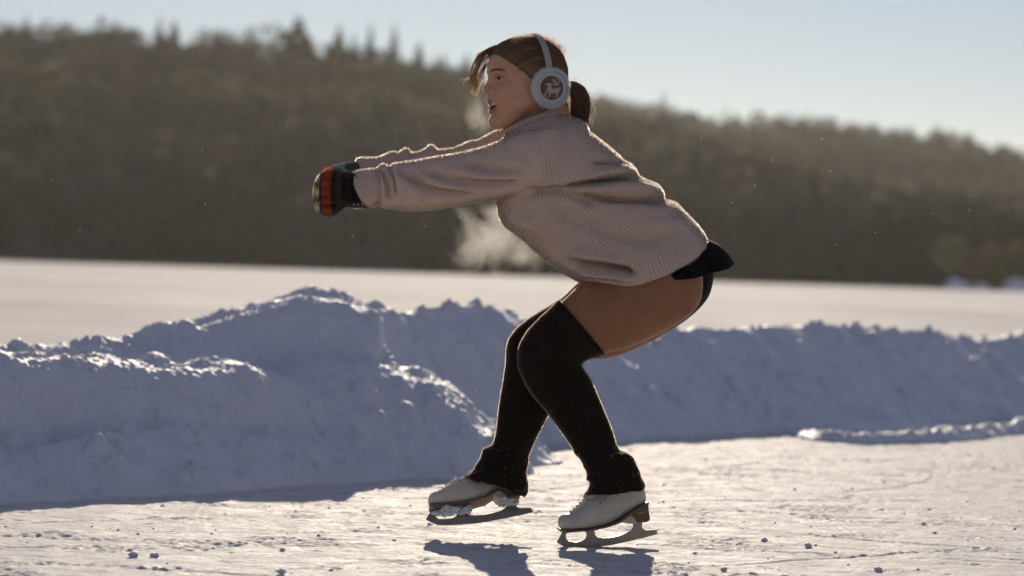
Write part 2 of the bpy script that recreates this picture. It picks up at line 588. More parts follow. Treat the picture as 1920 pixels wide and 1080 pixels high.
def lumps(X, Y, Z, n, rmin, rmax, hz, rg, xr, yr, zmin=0.03, zmax=9):
    """snow blocks half sunk in the surface"""
    xs = X[0]; ys = Y[:, 0]
    for k in range(n):
        cx, cy = rg.uniform(*xr), rg.uniform(*yr)
        ic = np.searchsorted(xs, cx); jc = np.searchsorted(ys, cy)
        if ic >= len(xs) or jc >= len(ys): continue
        z0 = Z[jc, ic]
        if z0 < zmin or z0 > zmax: continue
        r = rmin * (rmax / rmin) ** (rg.random() ** 1.7)
        a0, a1 = np.searchsorted(xs, [cx - r * 1.5, cx + r * 1.5]); b0, b1 = np.searchsorted(ys, [cy - r * 1.5, cy + r * 1.5])
        if a1 - a0 < 2 or b1 - b0 < 2: continue
        x = X[b0:b1, a0:a1] - cx; y = Y[b0:b1, a0:a1] - cy
        an = rg.uniform(0, 3.14); u = x * math.cos(an) + y * math.sin(an); v = -x * math.sin(an) + y * math.cos(an)
        q = (np.abs(u / r) ** 2.6 + np.abs(v / (r * rg.uniform(0.6, 1))) ** 2.6) ** (1 / 2.6)
        q = q + 0.22 * noise3(x * 3 / r + k, y * 3 / r, seed=k)
        hh = r * hz * np.sqrt(np.clip(1 - q * q, 0, 1))
        Z[b0:b1, a0:a1] = np.maximum(Z[b0:b1, a0:a1], np.minimum(Z[b0:b1, a0:a1], z0 + 0.5 * r) + hh)
    return Z

def build_banks():
    rg = np.random.default_rng(12)
    # near bank: front shelf, ridge behind it, tall heap that breaks off to the right
    xs = np.arange(-2.7, 0.35, 0.0072); ys = np.arange(-0.6, 5.6, 0.0088)
    X, Y = np.meshgrid(xs, ys)
    wx = X + 0.05 * fbm(X * 3, Y * 3, oct=3, seed=2) + 0.012 * fbm(X * 16, Y * 16, oct=3, seed=9)
    wy = Y + 0.06 * fbm(X * 3, Y * 3, oct=3, seed=5) + 0.014 * fbm(X * 16, Y * 16, oct=3, seed=15)
    R1 = pix_ridge([(-420, 650, 8.6, .30), (-150, 668, 9.0, .32), (0, 664, 9.35, .32), (90, 670, 9.5, .34), (200, 672, 9.7, .36), (300, 684, 9.85, .38),
                    (390, 674, 10.05, .42), (455, 688, 10.2, .5), (560, 730, 10.35, .55), (640, 790, 10.5, .5)])
    R2 = pix_ridge([(-420, 610, 9.6, .6), (-100, 650, 10.1, .6), (60, 648, 10.4, .6), (150, 640, 10.5, .6), (240, 634, 10.7, .6), (300, 612, 10.8, .6), (360, 622, 10.85, .55),
                    (450, 655, 10.95, .5)])
    R3 = pix_ridge([(240, 660, 11.0, .7), (340, 606, 11.1, .8), (420, 594, 11.15, .95), (500, 570, 11.2, 1.05), (560, 546, 11.2, 1.15), (610, 541, 11.25, 1.15),
                    (655, 552, 11.3, 1.1), (700, 580, 11.35, 1.0), (722, 604, 11.4, .9)])
    R5 = pix_ridge([(600, 680, 10.4, .7), (700, 684, 10.6, .7), (745, 694, 10.8, .65), (790, 704, 11.1, .52), (825, 740, 11.15, .40), (860, 775, 11.1, .28), (895, 822, 11.0, .15)])
    h1, d1, s1 = ridge_eval(wx, wy, R1, .35, .5, 2.6, 1.6)
    h2, _, _ = ridge_eval(wx, wy, R2, .6, .5, 1.5, 1.4)
    h3, d3, s3 = ridge_eval(wx, wy, R3, 1.0, .45, 1.15, 2.0)
    R8 = pix_ridge([(380, 622, 10.75), (430, 602, 10.8), (500, 574, 10.85), (560, 561, 10.9), (620, 565, 10.9), (670, 576, 10.9), (712, 596, 10.9), (724, 604, 10.9)])
    h8, _, _ = ridge_eval(wx, wy, R8, .34, .30, 3.0, 2.4)
    h5, _, _ = ridge_eval(wx, wy, R5, .6, .35, 1.2, 2.2)
    # rubble apron in front of the shelf
    R6 = pix_ridge([(-420, 860, 8.25, .35), (0, 846, 8.75, .36), (150, 835, 9.05, .4), (330, 800, 9.45, .42), (480, 800, 9.8, .45), (600, 822, 10.05, .42), (700, 846, 10.4, .3)])
    h6, _, _ = ridge_eval(wx, wy, R6, .4, .7, 1.25, 1.0)
    def sm(a, b, k): return -smin(-a, -b, k)
    xcut = -0.512 + .03 * fbm(Y * 6, Y * 0 + 1, seed=6) + np.where(Y < 3.3, (3.3 - Y) * .35, 0)
    c3 = np.clip((xcut - X) / .014, 0, 1); h3 = h3 * (c3 * c3 * (3 - 2 * c3))
    x8 = -0.487 + .012 * noise3(Y * 14, Y * 0 + 3, seed=8); c8 = np.clip((x8 - X) / .014, 0, 1); h3 = np.maximum(h3, h8 * c8 * c8 * (3 - 2 * c8))
    Z = sm(sm(h1, h2, .02), sm(h3, h5, .03), .025)
    Z = sm(Z, h6, .03) * np.clip(np.maximum.reduce([h1, h2, h3, h5, h6]) / .05, 0, 1)
    edge = np.clip(Z / 0.08, 0, 1)
    # vertical grooves left by the plough on the shelf face
    gro = np.abs(noise3(X * 7.5 - Y * 3.5, X * 0.2, seed=77)) ** 0.6
    face = np.clip((h1 - Z + 0.03) / 0.03, 0, 1) * (s1 < 0)
    Z = Z - 0.018 * face * (1 - gro) * edge
    Z = Z + edge * (0.034 * fbm(X * 4.5, Y * 4.5, oct=5, seed=121, gain=.55) + 0.020 * np.abs(fbm(X * 15, Y * 15, oct=5, seed=23, gain=.62)))
    Z = lumps(X, Y, Z, 160, .025, .065, .55, rg, (-2.7, .3), (.2, 5.0), .22, 9)
    Z = lumps(X, Y, Z, 1500, .010, .045, .8, rg, (-2.7, .3), (.2, 5.0), .012, .24)
    Z = lumps(X, Y, Z, 1200, .008, .024, .8, rg, (-2.7, .3), (.2, 5.0), .25, 9)
    Z = Z + edge * 0.0035 * fbm(X * 90, Y * 90, oct=2, seed=29)
    Z = np.where(Z < 0.006, -0.05, Z)
    grid_mesh('snow_bank', X, Y, Z, SNOW, 'near heap of ploughed snow with a shelf and a tall peak left of the skater', 'snow bank')
    # far bank: long ridge running away to the right
    xs = np.arange(-1.9, 5.0, 0.0125); ys = np.arange(2.6, 13.2, 0.014)
    X, Y = np.meshgrid(xs, ys)
    wx = X + 0.08 * fbm(X * 2.5, Y * 2.5, oct=4, seed=52) + 0.02 * fbm(X * 13, Y * 13, oct=3, seed=59)
    wy = Y + 0.08 * fbm(X * 2.5, Y * 2.5, oct=4, seed=55) + 0.02 * fbm(X * 13, Y * 13, oct=3, seed=65)
    R4 = pix_ridge([(560, 600, 11.9, 0.59), (690, 566, 12.0, 0.63), (760, 584, 12.2, 0.66), (850, 580, 12.5, 0.66), (905, 575, 12.7, 0.69), (955, 596, 12.9, 0.69), (1050, 625, 13.2, 0.69),
                    (1130, 640, 13.5, 0.69), (1200, 630, 13.8, 0.69), (1300, 614, 14.2, 0.69), (1400, 616, 14.6, 0.69), (1500, 612, 15.0, 0.73), (1600, 612, 15.5, 0.73),
                    (1680, 620, 15.9, 0.73), (1745, 616, 16.2, 0.73), (1815, 645, 16.6, 0.73), (1870, 634, 17.0, 0.73), (1960, 622, 17.6, 0.73), (2200, 640, 19.5, 0.73)])
    h4, d4, s4 = ridge_eval(wx, wy, R4, 1.0, .6, 1.06, 1.8)
    R7 = pix_ridge([(1480, 800, 13.9, .3), (1560, 782, 14.0, .35), (1650, 775, 14.3, .35), (1740, 790, 14.7, .35), (1850, 800, 15.0, .3)])
    h7, _, _ = ridge_eval(wx, wy, R7, .3, .4, 1.2, 1.2)
    Z = -smin(-h4, -h7, .03) * np.clip(np.maximum(h4, h7) / .05, 0, 1)
    edge = np.clip(Z / 0.08, 0, 1)
    gr = np.abs(noise3(X * 6.0 + Y * 4.6, Y * .3, seed=88))
    Z = Z - 0.032 * edge * (1 - gr) ** 3 * (s4 < 0)
    Z = Z + edge * (0.026 * fbm(X * 4, Y * 4, oct=4, seed=91, gain=.5) + 0.017 * np.abs(fbm(X * 13, Y * 13, oct=4, seed=93, gain=.6)))
    Z = lumps(X, Y, Z, 500, .03, .075, .7, rg, (-1.9, 5), (2.6, 13), .34, 9)
    Z = lumps(X, Y, Z, 2600, .02, .075, .7, rg, (-1.9, 5), (2.6, 13), .02, .30)
    Z = lumps(X, Y, Z, 1800, .02, .045, .85, rg, (-1.9, 5), (2.6, 13), .36, 9)
    Z = np.where(Z < 0.006, -0.05, Z)
    grid_mesh('snow_bank', X, Y, Z, SNOW, 'long far bank of ploughed snow running behind the skater to the right edge', 'snow bank')
    # low windrow at the sunny edge of the ice, right
    pts = pix_ridge([(1505, 800, 13.35), (1545, 826, 12.95), (1620, 836, 12.85), (1700, 832, 13.0), (1780, 826, 13.3), (1850, 815, 13.8), (1960, 800, 14.6)])
    pts = [[p[0], p[1], h] for p, h in zip(pts, (.02, .035, .045, .05, .045, .055, .06))]
    xs = np.arange(1.2, 3.2, 0.009); ys = np.arange(4.4, 7.6, 0.010); X, Y = np.meshgrid(xs, ys)
    h, _, _ = ridge_eval(X + .03 * fbm(X * 9, Y * 9, seed=4), Y + .03 * fbm(X * 9, Y * 9, seed=6), pts, .09, .09, 1.3, 1.3)
    e = np.clip(h / .01, 0, 1)
    Z = h * (1 + .6 * fbm(X * 14, Y * 14, seed=44)) + e * .012 * np.abs(fbm(X * 40, Y * 40, seed=45))
    Z = lumps(X, Y, Z, 260, .01, .035, .9, rg, (1.2, 3.2), (4.4, 7.6), .008, 9)
    Z = np.where(Z < 0.006, -0.05, Z)
    grid_mesh('snow_windrow', X, Y, Z, SNOW, 'low sunlit ridge of loose snow lying at the edge of the ice on the right', 'snow ridge')
build_banks()

# loose crumbs on the ice
def build_crumbs():
    rg = np.random.default_rng(77)
    icoV, icoF = None, None
    import bmesh
    bm = bmesh.new(); bmesh.ops.create_icosphere(bm, subdivisions=2, radius=1)
    icoV = np.array([v.co[:] for v in bm.verts]); icoF = np.array([[v.index for v in f.verts] for f in bm.faces]); bm.free()
    def blob(c, r, k):
        n = 1 + 0.38 * noise3(icoV[:, 0] * 1.7 + k, icoV[:, 1] * 1.7, icoV[:, 2] * 1.7, seed=k)
        return icoV * n[:, None] * r * np.array([1.15, 0.9, 0.75]) + c
    Vs, Fs, o = [], [], 0
    for k in range(800):
        x = rg.uniform(-1.7, 2.6); y = -1.2 + 6.2 * rg.random() ** 1.3
        if rg.random() < .5:                     # gather along drift lines
            y = round(y * 2.2) / 2.2 + rg.normal(0, .03) + .05 * math.sin(x * 5)
        r = .0013 * (4.6 ** (rg.random() ** 2.6))
        Vs.append(blob(np.array([x, y, ice_height(np.array([x]), np.array([y]))[0] + r * .3]), r, k)); Fs.append(icoF + o); o += len(icoV)
    tag(link('snow_crumbs', mesh_np('snow_crumbs', np.vstack(Vs), np.vstack(Fs)), SNOW), 'small crumbs of ice and snow scattered over the rink', None, kind='stuff')
    spots = [(249, 1045, .011, 'larger snow lump lying on the ice at the lower left, left of a smaller one'), (289, 1046, .010, 'rounder snow lump on the ice just right of a wider lump, lower left'),
             (73, 1006, .006, 'small dark snow lump on the ice near the left edge'), (528, 1076, .009, 'snow lump at the bottom edge left of the boot shadow'),
             (1434, 1016, .009, 'snow lump on the ice behind and right of the skater, lower right'), (1646, 1072, .010, 'snow lump near the bottom edge on the right half'),
             (1515, 1028, .011, 'flat dark snow lump right of the supporting skate'), (530, 1033, .006, 'small snow lump between the bottom corner lumps and the raised skate'),
             (1357, 1071, .008, 'dark snow lump near the bottom edge right of the supporting boot shadow')]
    for k, (px, py, r, lab) in enumerate(spots):
        d = FW * FPX + RT * (px - 960) + UP * (540 - py)
        w = CAM + d * (-CAM[2] / d[2])
        c = np.array([w[0], w[1], r * .6])
        o_ = link('snow_lump', mesh_np('snow_lump', blob(np.zeros(3), r, 900 + k), icoF), SNOW)
        o_.location = c
        tag(o_, lab, 'snow lump', 'loose snow lumps on the ice')
build_crumbs()

# ---- wooded hills across the lake
SHORE = 250.0
def lerp_keys(x, keys):
    k = np.array(keys, float); return np.interp(x, k[:, 0], k[:, 1])
# target skyline (photo px -> py of the tree tops) for the near hill and for the farther hill on the right
SKY1 = [(-600, 20), (0, 40), (100, 38), (200, 42), (300, 42), (400, 58), (450, 72), (520, 72), (600, 78), (700, 84), (780, 100), (860, 118), (950, 150), (1060, 178), (1130, 190), (1200, 215),
        (1300, 245), (1400, 275), (1500, 300), (1600, 335), (1700, 380), (1800, 430), (1900, 480), (2100, 530)]
SKY2 = [(-600, 300), (600, 190), (900, 175), (1080, 176), (1130, 184), (1200, 192), (1260, 198), (1350, 204), (1430, 214), (1480, 216), (1560, 222), (1640, 230), (1720, 240),
        (1780, 250), (1840, 262), (1900, 276), (2000, 300), (2500, 420)]
def hill_h(X, Y):
    d = Y - CAM[1]
    px = 960 + FPX * X / d
    hz = 500 + (px - 960) * math.tan(ROLL)
    c1, c2 = 395.0, 640.0
    top1 = (hz - lerp_keys(px, SKY1)) / FPX * c1 - 8.6
    top2 = (hz - lerp_keys(px, SKY2)) / FPX * c2 - 8.4
    s1 = np.clip((d - SHORE - 4) / (c1 - SHORE), 0, 1); s1 = s1 ** 0.85
    b1 = np.clip((d - c1) / 160, 0, 1)
    h1 = np.maximum(top1, 0) * s1 * (1 - 0.8 * b1 * b1 * (3 - 2 * b1))
    s2 = np.clip((d - SHORE - 90) / (c2 - SHORE - 90), 0, 1) ** 1.0
    b2 = np.clip((d - c2) / 300, 0, 1)
    h2 = np.maximum(top2, 0) * s2 * (1 - .8 * b2)
    h = np.maximum(h1, h2)
    return h + np.clip((d - SHORE) / 30, 0, 1) * (0.8 + 1.2 * fbm(X / 18, Y / 18, oct=3, seed=70)) * np.clip(h / 6 + .1, 0, 1)

def build_hills():
    xs = np.linspace(-420, 460, 240); ys = np.linspace(SHORE - 4, 1000, 200) + CAM[1]
    X, Y = np.meshgrid(xs, ys); Z = hill_h(X, Y) - 0.06
    V = np.stack([X, Y, Z], -1).reshape(-1, 3); nr, nc = X.shape
    i = np.arange(nr - 1)[:, None] * nc + np.arange(nc - 1)[None]
    Q = np.stack([i, i + 1, i + nc + 1, i + nc], -1).reshape(-1, 4)
    t = NT('hill_ground')
    n = t.noise(.08, 5, .6, t.coord('Object'))
    col = t.mix(t.ramp(n, [(.45, 0.), (.7, 1.)]), (0.045, 0.040, 0.034), (0.22, 0.22, 0.23))
    me = mesh_np('hillside', V, Q)
    tag(link('hillside', me, t.surf(t.bsdf(col, .9, spec=.1))), 'low hills rising from the far shore of the lake', None, kind='structure')
build_hills()

def leaf_mat():
    t = NT('forest_foliage')
    a = t.attr('tint').outputs['Color']
    n = t.noise(1.5, 3, .6, t.coord('Object'))
    col = t.mix(t.ramp(n, [(.35, 0.), (.65, 1.)]), a, (0.5, 0.5, 0.5), 'MULTIPLY')
    b = t.bsdf(a, .85, spec=.15)
    return t.surf(t.add_translucent(b, a, .25))
LEAF = leaf_mat()
def bark_mat():
    t = NT('bark'); n = t.noise(6, 5, .7, t.coord('Object', (1, 1, .25)))
    return t.surf(t.bsdf(t.mix(n, (.05, .04, .033), (.13, .11, .095)), .9, spec=.1, normal=t.bump(n, .5, .03)))
BARK = bark_mat()

def conifer(h, rg, n_wh=13, thin=1.0):
    """crown faces of a spruce or pine: whorls of drooping ragged boughs"""
    V, T = [], []
    base = h * rg.uniform(.12, .22); R = h * rg.uniform(.17, .24) * thin
    for k in range(n_wh):
        f = k / (n_wh - 1); z = base + (h - base) * f ** .95
        r = R * (1 - f) ** .8 * rg.uniform(.75, 1.2) + .12
        nb = max(4, int(9 - 4 * f)); a0 = rg.uniform(0, 6.28)
        for j in range(nb):
            if rg.random() < .10: continue
            a = a0 + j * 6.283 / nb + rg.normal(0, .15); L = r * rg.uniform(.65, 1.2)
            dr = np.array([math.cos(a), math.sin(a), 0]); sd = np.array([-dr[1], dr[0], 0])
            w = L * rg.uniform(.28, .42) + .12; droop = L * rg.uniform(.15, .5)
            p0 = np.array([0, 0, z]); o = len(V)
            V += [p0, p0 + dr * L * .55 + sd * w - [0, 0, droop * .5], p0 + dr * L - [0, 0, droop], p0 + dr * L * .55 - sd * w - [0, 0, droop * .7], p0 + dr * L * .4 + [0, 0, h * .035]]
            T += [[o, o + 1, o + 4], [o + 1, o + 2, o + 4], [o + 2, o + 3, o + 4], [o + 3, o, o + 4], [o, o + 3, o + 2], [o, o + 2, o + 1]]
    o = len(V)
    V += [np.array([.07, 0, h * .93]), np.array([-.05, .06, h * .93]), np.array([-.05, -.06, h * .93]), np.array([0, 0, h * 1.03])]
    T += [[o, o + 1, o + 3], [o + 1, o + 2, o + 3], [o + 2, o, o + 3]]
    return np.array(V), np.array(T)

def broadleaf(h, rg, n=150, spread=.32, leafy=.5):
    """bare winter crown: sprays of twigs plus small clinging clumps"""
    V, T = [], []
    for k in range(n):
        u = rg.normal(size=3); u /= np.linalg.norm(u)
        rr = rg.random() ** .4
        c = np.array([u[0] * spread * h * rr, u[1] * spread * h * rr, h * .62 + u[2] * h * .36 * rr])
        s = h * rg.uniform(.025, .06)
        q = rg.normal(size=(3, 3)) * s; o = len(V)
        if rg.random() > leafy:
            up = np.array([c[0] * .25, c[1] * .25, h * .10]); w = rg.normal(size=3) * .05
            V += [c - up, c - up + w, c + up + rg.normal(size=3) * s]; T += [[o, o + 1, o + 2]]
        else:
            V += [c + q[0], c + q[1], c + q[2]]; T += [[o, o + 1, o + 2]]
    return np.array(V), np.array(T)

def trunk(h, r0, bend=0.0, seg=6):
    z = np.linspace(-.4, h * .95, 5)
    path = np.stack([bend * (z / h) ** 2, 0 * z, z], -1)[None]
    return tubes(path, (r0 * (1 - z / h * .9))[None], seg)

def build_forest():
    rg = np.random.default_rng(33)
    protoC = [conifer(9, rg, thin=rg.uniform(1.0, 1.6)) for _ in range(7)]
    protoB = [broadleaf(9, rg, n=230, leafy=rg.uniform(.5, .8)) for _ in range(6)]
    tr = trunk(9.5, .16)
    trT = np.vstack([tr[1][:, :3], tr[1][:, [0, 2, 3]]])
    Vs, Ts, Cs, o = [], [], [], 0
    def put(V, T, x, y, s, a, tint, wid=1.0):
        nonlocal o
        ca, sa = math.cos(a), math.sin(a)
        W = np.stack([(V[:, 0] * ca - V[:, 1] * sa) * s * wid, (V[:, 0] * sa + V[:, 1] * ca) * s * wid, V[:, 2] * s], -1)
        W += [x, y, hill_h(np.array([x]), np.array([y]))[0] - .1]
        c = np.array(tint) * rg.uniform(.55, .95)
        Vs.append(W); Ts.append(T + o); o += len(W)
        Cs.append(np.tile(c, (len(W), 1)))
    n = 0
    for k in range(15000):
        d = SHORE + (700 - SHORE) * rg.random() ** 1.15
        half = .46 * d if d < 420 else .42 * d
        x = rg.uniform(-half, half); y = d + CAM[1]
        # keep only slopes the lake side can see
        px = 960 + FPX * x / d
        if 440 < d < 560 and px < 1000 and px > 0: continue
        if d > 560 and px < 850: continue
        n += 1
        if n > 5600: break
        m = fbm(np.array([x / 22.]), np.array([d / 22.]), seed=5)[0]
        m2 = fbm(np.array([x / 40.]), np.array([d / 40.]), seed=15)[0]
        if rg.random() < .30 + .5 * m:
            V, T = protoC[rg.integers(7)]
            tint = (.020, .028, .019) if m2 < .1 else (.036, .045, .025)
            put(V, T, x, y, rg.uniform(.55, 1.05), rg.uniform(0, 6.28), tint)
        else:
            V, T = protoB[rg.integers(6)]
            tint = [(.054, .050, .046), (.052, .052, .052), (.076, .068, .050), (.062, .054, .052)][rg.integers(4)]
            if m2 > .15: tint = (.15, .135, .070)
            put(V, T, x, y, rg.uniform(.6, 1.05), rg.uniform(0, 6.28), tint, 1.45)
        if rg.random() < .3: put(tr[0], trT, x, y, rg.uniform(.6, .9), 0, (.07, .06, .05))
    V = np.vstack(Vs); T = np.vstack(Ts); C = np.vstack(Cs)
    me = mesh_np('forest', V, T, smooth=False, attrs={'tint': C})
    tag(link('forest', me, LEAF), 'dense mixed forest covering the hills beyond the lake', 'forest', kind='stuff')

    # skyline trees that can be told apart
    def tree(name, px, py_top, d, kind, tint, label, cat='tree', hgt=None, group='trees standing out on the skyline', wid=1.0):
        w = P(px, py_top, d + CAM[1])
        g = hill_h(np.array([w[0]]), np.array([w[1]]))[0]
        h = max(w[2] - g, 3.0) if hgt is None else hgt
        e = empty(name, (w[0], w[1], g))
        tag(e, label, cat, group)
        V, T = conifer(h, rg, 16, thin=wid) if kind == 'c' else broadleaf(h, rg, 420, spread=.26 * wid, leafy=.65)
        me = mesh_np('crown', V + np.array(e.location), T, False, {'tint': np.tile(np.array(tint), (len(V), 1)) * rg.uniform(.8, 1.2, (len(V), 1))})
        link('crown', me, LEAF, e)
        Vt, Qt, Tt = trunk(h, .02 * h, rg.uniform(-.3, .3))
        link('trunk', mesh_np('trunk', Vt + np.array(e.location), Qt), BARK, e)
        return e
    G = (.022, .032, .022); B = (.10, .085, .065); OL = (.07, .075, .04)
    S = [(50, 26, 'c', G, 1.2, 'dark conifer rising from the skyline near the left edge'), (120, 36, 'b', B, 1.2, 'rounded bare tree on the skyline between two conifers at far left'),
         (210, 32, 'b', B, 1.0, 'slim bare tree on the skyline above the pale trunks at left'), (300, 30, 'c', G, 1.0, 'conifer tip on the skyline above the left part of the hill'),
         (325, 36, 'c', G, .9, 'smaller conifer tip just right of a taller one on the left skyline'),
         (392, 44, 'b', B, .8, 'thin bare tree where the left skyline starts to drop'), (425, 50, 'b', B, .7, 'isolated wispy tree left of the gap in the skyline'),
         (465, 50, 'c', G, .9, 'narrow conifer on the skyline left of the tallest pine'), (500, 40, 'b', B, 1.5, 'spreading bare crown on the skyline left of the tallest pine'),
         (560, 26, 'c', G, 2.1, 'tallest dark pine standing alone above the skyline'), (636, 44, 'c', OL, 1.2, 'bushy conifer right of the tallest pine'),
         (664, 62, 'c', G, .9, 'short conifer between two taller ones right of the tallest pine'), (695, 42, 'c', G, .6, 'very slim spire shaped conifer on the skyline'),
         (740, 44, 'c', G, .8, 'tall pointed conifer second right of the slim spire'), (786, 76, 'c', OL, 1.0, 'conifer on the falling skyline left of the skater head'),
         (832, 98, 'c', OL, 1.2, 'olive green conifer on the skyline left of the bangs'), (876, 96, 'c', G, .8, 'dark conifer tip just left of the skater forehead')]
    for px, py, k, c, wd, lab in S:
        tree('pine_tree' if k == 'c' else 'bare_tree', px, py + 4, 393, k, c, lab, wid=wd * 1.35)
    S2 = [(1128, 168, 'c', G, 1.4, 'dark conifer on the skyline just right of the ponytail'), (1185, 186, 'b', OL, 1.3, 'rounded low tree on the skyline right of the ponytail conifer'), (1245, 165, 'c', G, 1.1, 'tall pointed conifer alone on the right skyline'),
          (1298, 200, 'b', OL, 1.4, 'low olive tree right of the pointed conifer'), (1380, 203, 'c', G, 1.5, 'broad dark conifer on the middle of the right skyline'),
          (1470, 206, 'c', G, 1.5, 'pair topping dark conifer on the right skyline, left member'), (1492, 210, 'c', G, 1.3, 'pair topping dark conifer on the right skyline, right member'),
          (1600, 220, 'b', B, 1.3, 'grey bare crown along the smooth right skyline'), (1705, 232, 'c', G, 1.3, 'dark conifer where the right skyline steps down'),
          (1755, 228, 'b', B, .8, 'wispy bare tree right of the step in the skyline'), (1815, 240, 'b', B, .9, 'bare tree second from the right end of the skyline'), (1875, 262, 'c', G, 1.6, 'broad dark conifer at the right end of the skyline')]
    for px, py, k, c, wd, lab in S2:
        tree('pine_tree' if k == 'c' else 'bare_tree', px, py + 7, 636, k, c, lab, wid=wd)
    # shore trees at the right edge
    RB = (.30, .18, .085); GR = (.14, .14, .045); YG = (.34, .30, .13)
    S3 = [(1785, 440, 'b', YG, 1.3, 244, 'pale yellow green tree at the shore, leftmost of the right hand group'), (1832, 470, 'b', RB, 1.5, 240, 'low russet tree at the shore beside a snow patch'),
          (1862, 448, 'b', RB, 1.2, 242, 'russet tree behind the dark green cone at the right shore'), (1876, 462, 'c', GR, 1.6, 236, 'dark olive cone shaped tree at the right shore'),
          (1900, 452, 'b', RB, 1.3, 240, 'russet tree right of the dark cone at the right shore'), (1922, 440, 'c', GR, 1.8, 238, 'dark green conifer cut by the right edge of the photo')]
    for px, py, k, c, wd, d, lab in S3:
        tree('shore_tree', px, py, d, k, c, lab, wid=wd, group='shore trees at the right edge')
    # snow heaps on the right shore
    import bmesh
    for px, r, lab in ((1794, 1.1, 'small snow heap on the far shore left of the russet trees'), (1842, .7, 'tiny snow heap on the far shore in front of the russet trees'), (1905, 1.3, 'bluish snow heap on the far shore at the right edge')):
        w = P(px, 540, 235 + CAM[1])
        bm = bmesh.new(); bmesh.ops.create_icosphere(bm, subdivisions=3, radius=1)
        V = np.array([v.co[:] for v in bm.verts]); F = np.array([[v.index for v in f.verts] for f in bm.faces]); bm.free()
        V = V * (1 + .2 * noise3(V[:, 0] * 2, V[:, 1] * 2, V[:, 2] * 2, seed=int(px)))[:, None] * [r, r, r * .75] + [w[0], w[1], 0]
        tag(link('snow_heap', mesh_np('snow_heap', V, F), SNOW), lab, 'snow heap', 'snow heaps on the far shore')
build_forest()

# ================================================================== THE SKATER
person = empty('person', (0.12, 0.0, 0.0))
tag(person, 'crouching figure skater with arms stretched forward in grey pink sweater and tall black socks', 'person')

def col_attr(V, base, jitter=0.0):
    return np.tile(np.array(base, float), (len(V), 1))

# ---- materials
def skin_mat():
    t = NT('skin'); a = t.attr('tint').outputs['Color']
    n = t.noise(60, 3, .6, t.coord('Object'))
    nm = t.bump(t.noise(700, 2, .6, t.coord('Object')), .15, .001)
    n0 = t.noise(11, 5, .7, t.coord('Object'))
    a2 = t.mix(t.ramp(n0, [(.35, 0.), (.65, 1.)]), a, t.mix(1.0, a, (.72, .60, .52), 'MULTIPLY'))
    b = t.bsdf(t.mix(.14, a2, t.mix(n, (.6, .3, .2), (.3, .14, .09))), .5, spec=.35, normal=nm, Subsurface_Weight=.25, Subsurface_Scale=.006)
    b.inputs['Subsurface Radius'].default_value = (1.0, .35, .18)
    b.inputs['Sheen Weight'].default_value = .5; b.inputs['Sheen Roughness'].default_value = .25
    return t.surf(b)
SKIN = skin_mat()

def knit_mat():
    t = NT('heather_knit'); a = t.attr('tint').outputs['Color']
    u = t.attr('rib').outputs['Fac']; am = t.attr('ribamp').outputs['Fac']
    co = t.coord('Object')
    s = t.math('SINE', t.math('MULTIPLY', u, 2 * math.pi))
    groove = t.math('POWER', t.math('SUBTRACT', 1.0, t.math('ABSOLUTE', t.math('SINE', t.math('MULTIPLY', u, math.pi)))), 3.0)
    groove = t.math('MULTIPLY', groove, t.math('MULTIPLY', am, t.ramp(t.noise(26, 3, .6, t.coord('Object')), [(.3, .25), (.65, 1.)])))
    fl = t.noise(420, 3, .75, co); fl2 = t.noise(90, 4, .6, co); fl3 = t.noise(9, 3, .6, co)
    col = t.mix(t.ramp(fl, [(.35, 0.), (.65, 1.)]), a, t.mix(1.0, a, (.62, .58, .58), 'MULTIPLY'))
    col = t.mix(t.math('MULTIPLY', fl3, .35), col, t.mix(1.0, a, (1.15, .85, .78), 'MULTIPLY'))
    col = t.mix(t.math('MULTIPLY', groove, .42), col, (.07, .05, .045))
    h = t.math('ADD', t.math('MULTIPLY', groove, -1.0), t.math('ADD', t.math('MULTIPLY', fl, .30), t.math('MULTIPLY', fl2, .30)))
    nm = t.bump(h, .55, .004)
    b = t.bsdf(col, .95, spec=.1, normal=nm)
    b.inputs['Sheen Weight'].default_value = .8; b.inputs['Sheen Roughness'].default_value = .3
    b.inputs['Sheen Tint'].default_value = (1, .93, .88, 1)
    return t.surf(b)
KNIT = knit_mat()

def fuzz_mat(name, tr=.5, fwd=.65):
    t = NT(name); a = t.attr('tint').outputs['Color']
    b = t.bsdf(a, .8, spec=.3)
    m1 = t.add_translucent(b, a, tr)
    rf = t.n('ShaderNodeBsdfRefraction'); rf.inputs['Roughness'].default_value = .85; rf.inputs['IOR'].default_value = 1.5; t.l(a, rf.inputs['Color'])
    mx = t.n('ShaderNodeMixShader'); mx.inputs[0].default_value = fwd
    t.l(m1.outputs[0], mx.inputs[1]); t.l(rf.outputs[0], mx.inputs[2])
    return t.surf(mx)
FUZZ = fuzz_mat('wool_fuzz', .7)

def dark_mat(name, c, sheen=.25, bump=.5, tintc=(1, .85, .7)):
    t = NT(name); co = t.coord('Object')
    n = t.noise(350, 3, .7, co); n2 = t.noise(14, 4, .6, co)
    col = t.mix(n2, tuple(.7 * k for k in c), tuple(1.3 * k for k in c))
    b = t.bsdf(col, .9, spec=.12, normal=t.bump(t.math('ADD', n, n2), bump, .002))
    b.inputs['Sheen Weight'].default_value = sheen; b.inputs['Sheen Roughness'].default_value = .3
    b.inputs['Sheen Tint'].default_value = tintc + (1,)
    return t.surf(b)
SOCK = dark_mat('black_sock_knit', (.016, .010, .006), .18)
SKIRT = dark_mat('black_skirt_cloth', (.005, .004, .003), .02)
PANTY = dark_mat('dark_brown_brief_cloth', (.018, .010, .006), .05)

